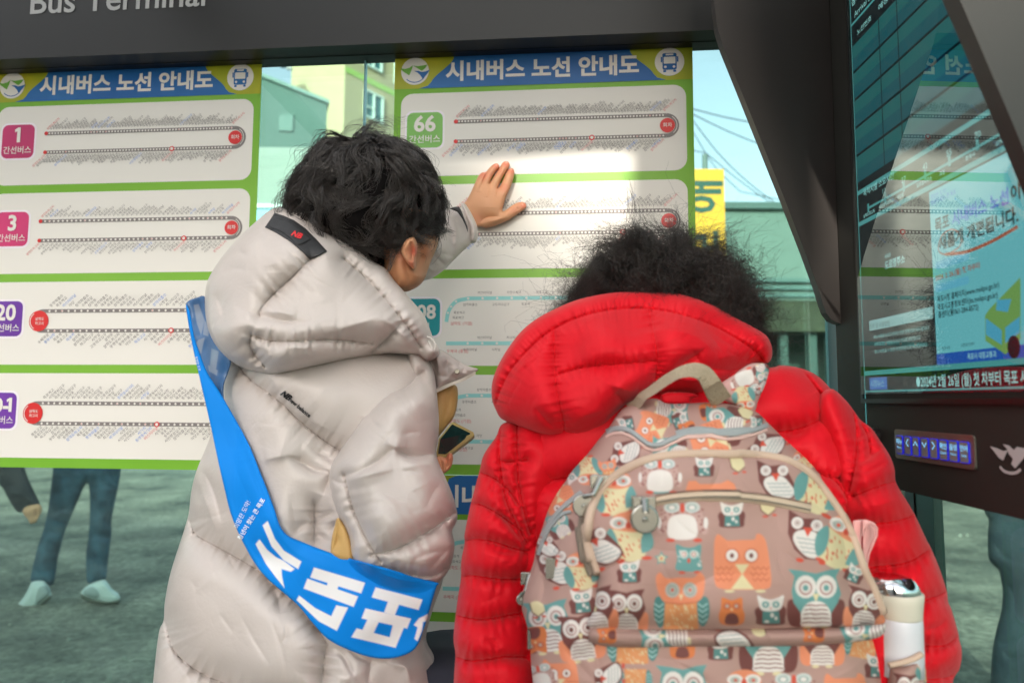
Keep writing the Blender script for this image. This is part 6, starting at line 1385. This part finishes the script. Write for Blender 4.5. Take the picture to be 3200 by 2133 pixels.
wv = np.vstack([P(D_, [(900, 520), (960, 495), (1040, 492), (1110, 520), (1180, 572), (1250, 620), (1330, 625), (1450, 572), (1600, 515), (1750, 500), (1880, 535), (1980, 528), (2060, 500)]), P(E_, [(60, 530), (160, 500), (260, 495), (400, 535), (550, 532), (700, 495), (785, 462)])])
tape('wave_trim', bagS.surf, wv, 16, .0030, m_gtrim, bag)
tape('wave_edge', bagS.surf, wv + [-2, 15], 9, .0018, mat('pink_edge', srgb(204, 168, 158), .6), bag)
tape('side_trim', bagS.surf, P(D_, [(700, 1010), (620, 1070), (520, 1160), (440, 1260), (375, 1370)]), 15, .003, m_gtrim, bag)
tape('side_trim', bagS.surf, P(G_, [(690, -10), (600, 20), (500, 130), (430, 260), (385, 390)]) , 12, .003, m_gtrim, bag)
# carrying handle
hq = P(D_, [(1090, 330), (1150, 290), (1200, 230), (1260, 190), (1330, 140), (1420, 78), (1520, 30), (1620, 15), (1700, 45), (1750, 110), (1790, 180), (1850, 275)])
qh = spline(hq, 6); T = np.gradient(qh, axis=0); T /= np.linalg.norm(T, axis=1)[:, None]; Nn = np.stack([-T[:, 1], T[:, 0]], 1)
dep = np.interp(np.linspace(0, 1, len(qh)), [0, .15, .5, .85, 1], [.712, .690, .668, .675, .700])
wid = np.interp(np.linspace(0, 1, len(qh)), [0, .2, .5, .65, 1], [17, 14, 16, 24, 34])
tw = np.interp(np.linspace(0, 1, len(qh)), [0, .3, .6, 1], [.010, .014, .006, -.004])
a = at(qh + Nn * wid[:, None], dep - tw); b_ = at(qh - Nn * wid[:, None], dep + tw); n = len(a)
V = np.vstack([a, b_, a + [0, .0025, 0], b_ + [0, .0025, 0]]); F = []
for i in range(n - 1): F += [(i, i + 1, n + i + 1, n + i), (2 * n + i, 3 * n + i, 3 * n + i + 1, 2 * n + i + 1), (i, 2 * n + i, 2 * n + i + 1, i + 1), (n + i, n + i + 1, 3 * n + i + 1, 3 * n + i)]
mk('handle', V, F, m_web, bag)
# shoulder straps
strC = [(1650, 1132), (1600, 1110), (1560, 1060), (1575, 1010), (1640, 965), (1720, 908), (1775, 893), (1848, 905), (1842, 980), (1815, 1050), (1788, 1110), (1770, 1170), (1740, 1180)]
stp = inflate(P(C_, strC), rbf([(*P(C_, [(1620, 1080)])[0], .712), (*P(C_, [(1780, 920)])[0], .735)]), .010, 22, step=2.7, paint=owls([('H', E_, 605, 110, 95, 200), ('J', E_, 590, 250, 100, 190), ('C', E_, 740, 40, 70, 200), ('E', E_, 730, 160, 60, 100), ('C', E_, 270, 240, 85, 95)], np.array(srgb(196, 152, 146))), seed=54)
put('shoulder_strap', stp, m_bag, bag)
# metal pulls
def ring(c, r, w, n=20, ax=(0, -1, 0)):
    a = np.linspace(0, 2 * np.pi, n); p = np.stack([c[0] + r * np.cos(a), np.full(n, c[1]), c[2] + r * np.sin(a)], 1); return loft(p, [w] * n, 8)
def pull(crop, xs, ys, xd, yd, Y, rdisc):
    s0 = at(P(crop, [(xs, ys)]), Y)[0]; d0 = at(P(crop, [(xd, yd)]), Y - .008)[0]
    mid = (s0 + d0) / 2
    parts = [box(s0 - [.010, .004, .006], s0 + [.010, .004, .006]), loft([s0 + [0, -.005, .004], mid + [0, -.009, 0], d0 + [0, .0, rdisc * .8]], [.0035, .0025, .003], 10), loft([d0 + [0, .002, 0], d0, d0 + [0, -.0015, 0]], [rdisc * .96, rdisc, rdisc * .93], 28), loft([d0 + [0, -.001, 0], d0 + [0, -.0035, 0]], [rdisc * .22, rdisc * .16], 14)]
    o = mk('zip_pull', *merge(parts), m_nick, bag); bv = o.modifiers.new('b', 'BEVEL'); bv.width = .0008; bv.limit_method = 'ANGLE'
    return o
pull(D_, 1205, 1100, 1215, 1230, .598, .0125)
pull(D_, 855, 925, 715, 1120, .640, .0105)
o = pull(G_, 318, 600, 235, 800, .705, .0055); o.scale = (1, 1, 1)
for (x, y) in ((500, 510), (330, 1160)): c = at(P(G_, [(x, y)]), .655 if x > 400 else .70)[0]; mk('slider', *box(c - [.0045, .003, .009], c + [.0045, .003, .009]), m_nick, bag)
# bottle pocket and bottle
spF = P(H_, [(1690, 1400), (1850, 1350), (2008, 1292), (2032, 1330), (2040, 1450), (2046, 1568), (2050, 2000), (1700, 2000), (1680, 1568)])
Yb3 = lambda Q: np.full(len(Q), .672)
put('bottle_pocket', inflate(spF, Yb3, .034, 62, back=.03, step=2.9, paint=owls([('D', H_, 1900, 1640, 170, 0), ('J', H_, 2040, 1450, 100, 0)]), seed=55, sm=False), m_bag, bag)
eb = P(H_, [(1700, 1402), (1800, 1382), (1900, 1352), (2005, 1300)]); eb3 = at(spline(eb, 6), .646); mk('pocket_edge', *loft(eb3, [.0028] * len(eb3), 8), m_pipe, bag, smooth=True)
m_pink2 = mat('pink_ribbon', srgb(228, 168, 164), .5)
btl = thing('bottle', 'white flask with beige collar and chrome lid in the side pocket of the backpack', 'bottle', tuple(at(P(H_, [(1850, 1500)]), .67)[0]))
def lat(prof, seg=48):
    V = []; F = []
    for (x0, x1, y) in prof:
        l = at(P(H_, [(x0, y)]), .668)[0]; r_ = at(P(H_, [(x1, y)]), .668)[0]; c = (l + r_) / 2; r = (r_[0] - l[0]) / 2
        a = np.linspace(0, 2 * np.pi, seg, endpoint=False); V.append(np.stack([c[0] + r * np.cos(a), c[1] + r * np.sin(a), np.full(seg, c[2])], 1))
    n = len(prof)
    for i in range(n - 1):
        for j in range(seg): F.append((i * seg + j, (i + 1) * seg + j, (i + 1) * seg + (j + 1) % seg, i * seg + (j + 1) % seg))
    F.append(tuple(range(seg))); F.append(tuple((n - 1) * seg + j for j in range(seg - 1, -1, -1)))
    return np.vstack(V), F
mk('lid', *lat([(1690, 1750, 568), (1600, 1840, 574), (1555, 1885, 590), (1530, 1912, 615), (1516, 1940, 650), (1512, 1962, 700), (1530, 1968, 722), (1560, 1960, 730)]), mat('chrome', (.8, .8, .82), .05, metal=1.0), btl, smooth=True)
mk('collar', *lat([(1545, 1975, 716), (1542, 1992, 735), (1556, 1988, 800), (1568, 1985, 850), (1584, 1983, 905), (1596, 1984, 940), (1600, 1980, 955)]), mat('collar_beige', srgb(206, 200, 184), .35), btl, smooth=True)
mk('flask', *lat([(1600, 1978, 952), (1596, 1985, 970), (1600, 1990, 1100), (1606, 1998, 1300), (1610, 2000, 1480)]), mat('flask_white', srgb(206, 206, 212), .3, coat=.2), btl, smooth=True)
rb1 = inflate(P(E_, [(1476, 1256), (1500, 1240), (1560, 1236), (1602, 1240), (1570, 1290), (1552, 1360), (1548, 1450), (1560, 1568), (1590, 1700), (1560, 1700), (1530, 1568), (1500, 1450), (1480, 1340)]), .662, .0022, 6, step=2.2, seed=71)
rb2 = inflate(P(E_, [(1560, 1238), (1610, 1242), (1655, 1262), (1684, 1308), (1682, 1365), (1650, 1440), (1618, 1510), (1602, 1590), (1600, 1680), (1584, 1680), (1584, 1590), (1600, 1510), (1632, 1430), (1660, 1360), (1658, 1312), (1632, 1280), (1600, 1278), (1576, 1310), (1560, 1380), (1552, 1360), (1556, 1300)]), .655, .0022, 5, step=2.0, sm=False, seed=72)
rb3 = inflate(P(E_, [(1600, 1278), (1632, 1282), (1658, 1312), (1658, 1360), (1630, 1432), (1598, 1512), (1584, 1600), (1566, 1600), (1556, 1460), (1562, 1370), (1578, 1310)]), .668, .001, 6, step=2.2, seed=73)
put('carry_loop', [rb1, rb2, rb3], m_pink2, btl)
# ------------------------------------------------------------------ people standing in the yard beyond the glass
m_jean = mat('blue_jeans', srgb(62, 98, 118), .85, col2=srgb(26, 54, 74), vscale=8, bump=.3, bscale=90)
m_sho = mat('white_trainers', srgb(206, 214, 210), .6); m_sol = mat('trainer_sole', srgb(112, 116, 104), .7); m_jac = mat('dark_jacket', srgb(40, 40, 48), .7, bump=.2, bscale=60)
Yq = 4.66
pb = thing('person', 'person in blue jeans and white trainers standing beyond the glass below the left poster', 'person', (-3.0, Yq, 0))
jl = [(380, -260), (365, 0), (355, 130), (345, 220), (322, 400), (292, 540), (256, 640), (236, 720), (216, 800), (206, 888), (260, 902), (330, 915), (356, 905), (370, 860), (386, 740), (402, 680), (432, 560), (482, 440), (530, 330), (568, 246), (592, 240), (600, 330), (600, 420), (598, 500), (590, 600), (576, 700), (576, 800), (586, 898), (640, 895), (700, 872), (712, 858), (722, 760), (736, 650), (746, 560), (746, 480), (770, 350), (792, 250), (808, 140), (815, 0), (805, -260)]
jf = [(P(S_, [(250, 590), (330, 560), (420, 590)]), 8, -.02), (P(S_, [(330, 450), (400, 420), (480, 400)]), 8, -.02), (P(S_, [(600, 560), (680, 600), (740, 580)]), 8, -.02), (P(S_, [(580, 160), (600, 300), (640, 480)]), 10, -.03), (P(S_, [(660, 700), (690, 780), (700, 850)]), 8, -.015), (P(S_, [(240, 800), (300, 830), (360, 800)]), 8, -.015)]
jS = inflate(P(S_, jl), Yq, .09, 45, back=.09, step=4, folds=jf, wr=[(20, 20, 40, 30, 80, .02)], seed=61)
put('jeans', jS, m_jean, pb)
sh1 = inflate(P(S_, [(212, 892), (262, 880), (300, 888), (325, 920), (342, 965), (336, 1000), (285, 1035), (235, 1080), (180, 1092), (118, 1084), (108, 1068), (125, 1035), (160, 990), (190, 935)]), Yq - .06, .05, 22, back=.04, step=3, folds=[(P(S_, [(230, 900), (200, 980), (150, 1050)]), 6, .02), (P(S_, [(330, 985), (260, 1040), (180, 1080)]), 3, -.012)], seed=62)
sh2 = inflate(P(S_, [(562, 935), (600, 905), (650, 885), (695, 876), (722, 900), (750, 940), (790, 968), (803, 1000), (790, 1028), (720, 1042), (640, 1026), (570, 1005), (542, 985), (545, 955)]), Yq - .04, .05, 22, back=.04, step=3, folds=[(P(S_, [(660, 895), (720, 940), (770, 980)]), 6, .015), (P(S_, [(548, 970), (640, 1005), (760, 1015)]), 3, -.012)], seed=63)
a_ = put('shoe', sh1, m_sho, pb); b_ = put('shoe', sh2, m_sho, pb)
m_lace = mat('trainer_grey', srgb(158, 168, 166), .7)
for par, sf_, sole, pan in ((a_, sh1, [(108, 1068), (150, 1076), (190, 1080), (240, 1062), (290, 1022), (338, 980), (344, 1000), (290, 1046), (238, 1090), (180, 1100), (116, 1090)], [(262, 930), (310, 920), (334, 960), (300, 1000), (246, 1040), (236, 1010)]),
                          (b_, sh2, [(542, 972), (580, 990), (640, 1008), (720, 1020), (780, 1012), (804, 1002), (794, 1034), (722, 1050), (640, 1036), (566, 1014), (540, 996)], [(566, 945), (620, 925), (660, 960), (650, 1000), (600, 992), (560, 972)])):
    put('sole', inflate(P(S_, sole), lambda Q: sf_.surf(Q) - .012, .02, 8, back=.02, step=2, seed=2), m_sol, par)
    put('side_panel', inflate(P(S_, pan), lambda Q: sf_.surf(Q) - .004, .004, 8, back=.003, step=2, seed=2), m_lace, par)
hipc = at(P(S_, [(585, -200)]), Yq)[0]
mk('jacket', *loft([hipc + [0, 0, -.08], hipc + [0, 0, .15], hipc + [0, 0, .45], hipc + [0, 0, .60]], [(.20, .13), (.21, .14), (.22, .13), (.09, .08)], 20), m_jac, pb, smooth=True)
mk('head', *merge([ell(hipc + np.array([0, 0, .72]), (.085, .10, .12))]), m_skin, pb, smooth=True, cols=None)
pc = thing('person', 'person in dark padded jacket at the left edge, only the forearm and hand showing', 'person', (-3.5, 4.3, 0))
slv = inflate(P(S_, [(-260, -150), (-60, -90), (60, -20), (130, 60), (165, 130), (190, 205), (230, 290), (266, 368), (252, 392), (200, 405), (150, 426), (112, 420), (60, 345), (10, 255), (-80, 180), (-260, 120)]), 4.3, .06, 40, back=.06, step=4, wr=[(16, -40, 40, 30, 80, .02)], seed=64)
put('sleeve', slv, m_jac, pc)
hnd = inflate(P(S_, [(150, 415), (175, 385), (225, 372), (262, 372), (282, 398), (276, 430), (262, 455), (244, 490), (222, 502), (200, 500), (186, 472), (165, 450)]), 4.28, .035, 18, back=.03, step=2, folds=[(P(S_, [(232, 400), (240, 440), (232, 470)]), 4, -.02), (P(S_, [(206, 430), (214, 470), (215, 492)]), 4, -.015)], paint=sk_paint([]), seed=65)
put('body', hnd, m_skin, pc)
bx_ = np.array([-3.62, 4.35, 0])
mk('jacket', *loft([bx_ + [0, 0, .80], bx_ + [0, 0, 1.1], bx_ + [0, 0, 1.4], bx_ + [0, 0, 1.5]], [(.22, .15), (.24, .16), (.22, .14), (.08, .08)], 20), m_jac, pc, smooth=True)
for dx in (-.1, .1): mk('trouser_leg', *loft([bx_ + [dx, 0, .9], bx_ + [dx, 0, .5], bx_ + [dx, 0, .06]], [.10, .08, .065], 14), m_trs, pc, smooth=True)
pd_ = thing('person', 'person in teal blue jeans beyond the glass at the right edge under the kiosk', 'person', (2.0, 2.7, 0))
jr = P(R_, [(760, 420), (780, 560), (802, 670), (822, 712), (818, 780), (820, 900), (840, 940), (875, 975), (886, 1020), (896, 1090), (888, 1190), (862, 1290), (842, 1400), (836, 1480), (832, 1568), (828, 1700), (850, 1900), (1150, 1900), (1200, 1500), (1220, 1000), (1220, 400)])
jS2 = inflate(jr, 2.75, .10, 90, back=.10, step=5, folds=[(P(R_, [(900, 1400), (940, 1440), (1008, 1430)]), 8, -.012), (P(R_, [(850, 1330), (900, 1360), (980, 1340)]), 8, -.010), (P(R_, [(880, 1000), (950, 1100), (960, 1250)]), 14, -.012), (P(R_, [(830, 800), (900, 900), (1000, 940)]), 12, -.010)], wr=[(8, 60, 30, 60, 160, .008)], seed=66)
put('jeans', jS2, mat('dark_jeans', srgb(34, 50, 60), .85, col2=srgb(22, 36, 46), vscale=5, bump=.3, bscale=90), pd_)
p_ = at(P(R_, [(1000, 300)]), 2.75)[0]
mk('jacket', *loft([p_ + [0, 0, -.1], p_ + [0, 0, .2], p_ + [0, 0, .55], p_ + [0, 0, .68]], [(.20, .14), (.22, .15), (.22, .13), (.08, .08)], 20), m_jac, pd_, smooth=True)
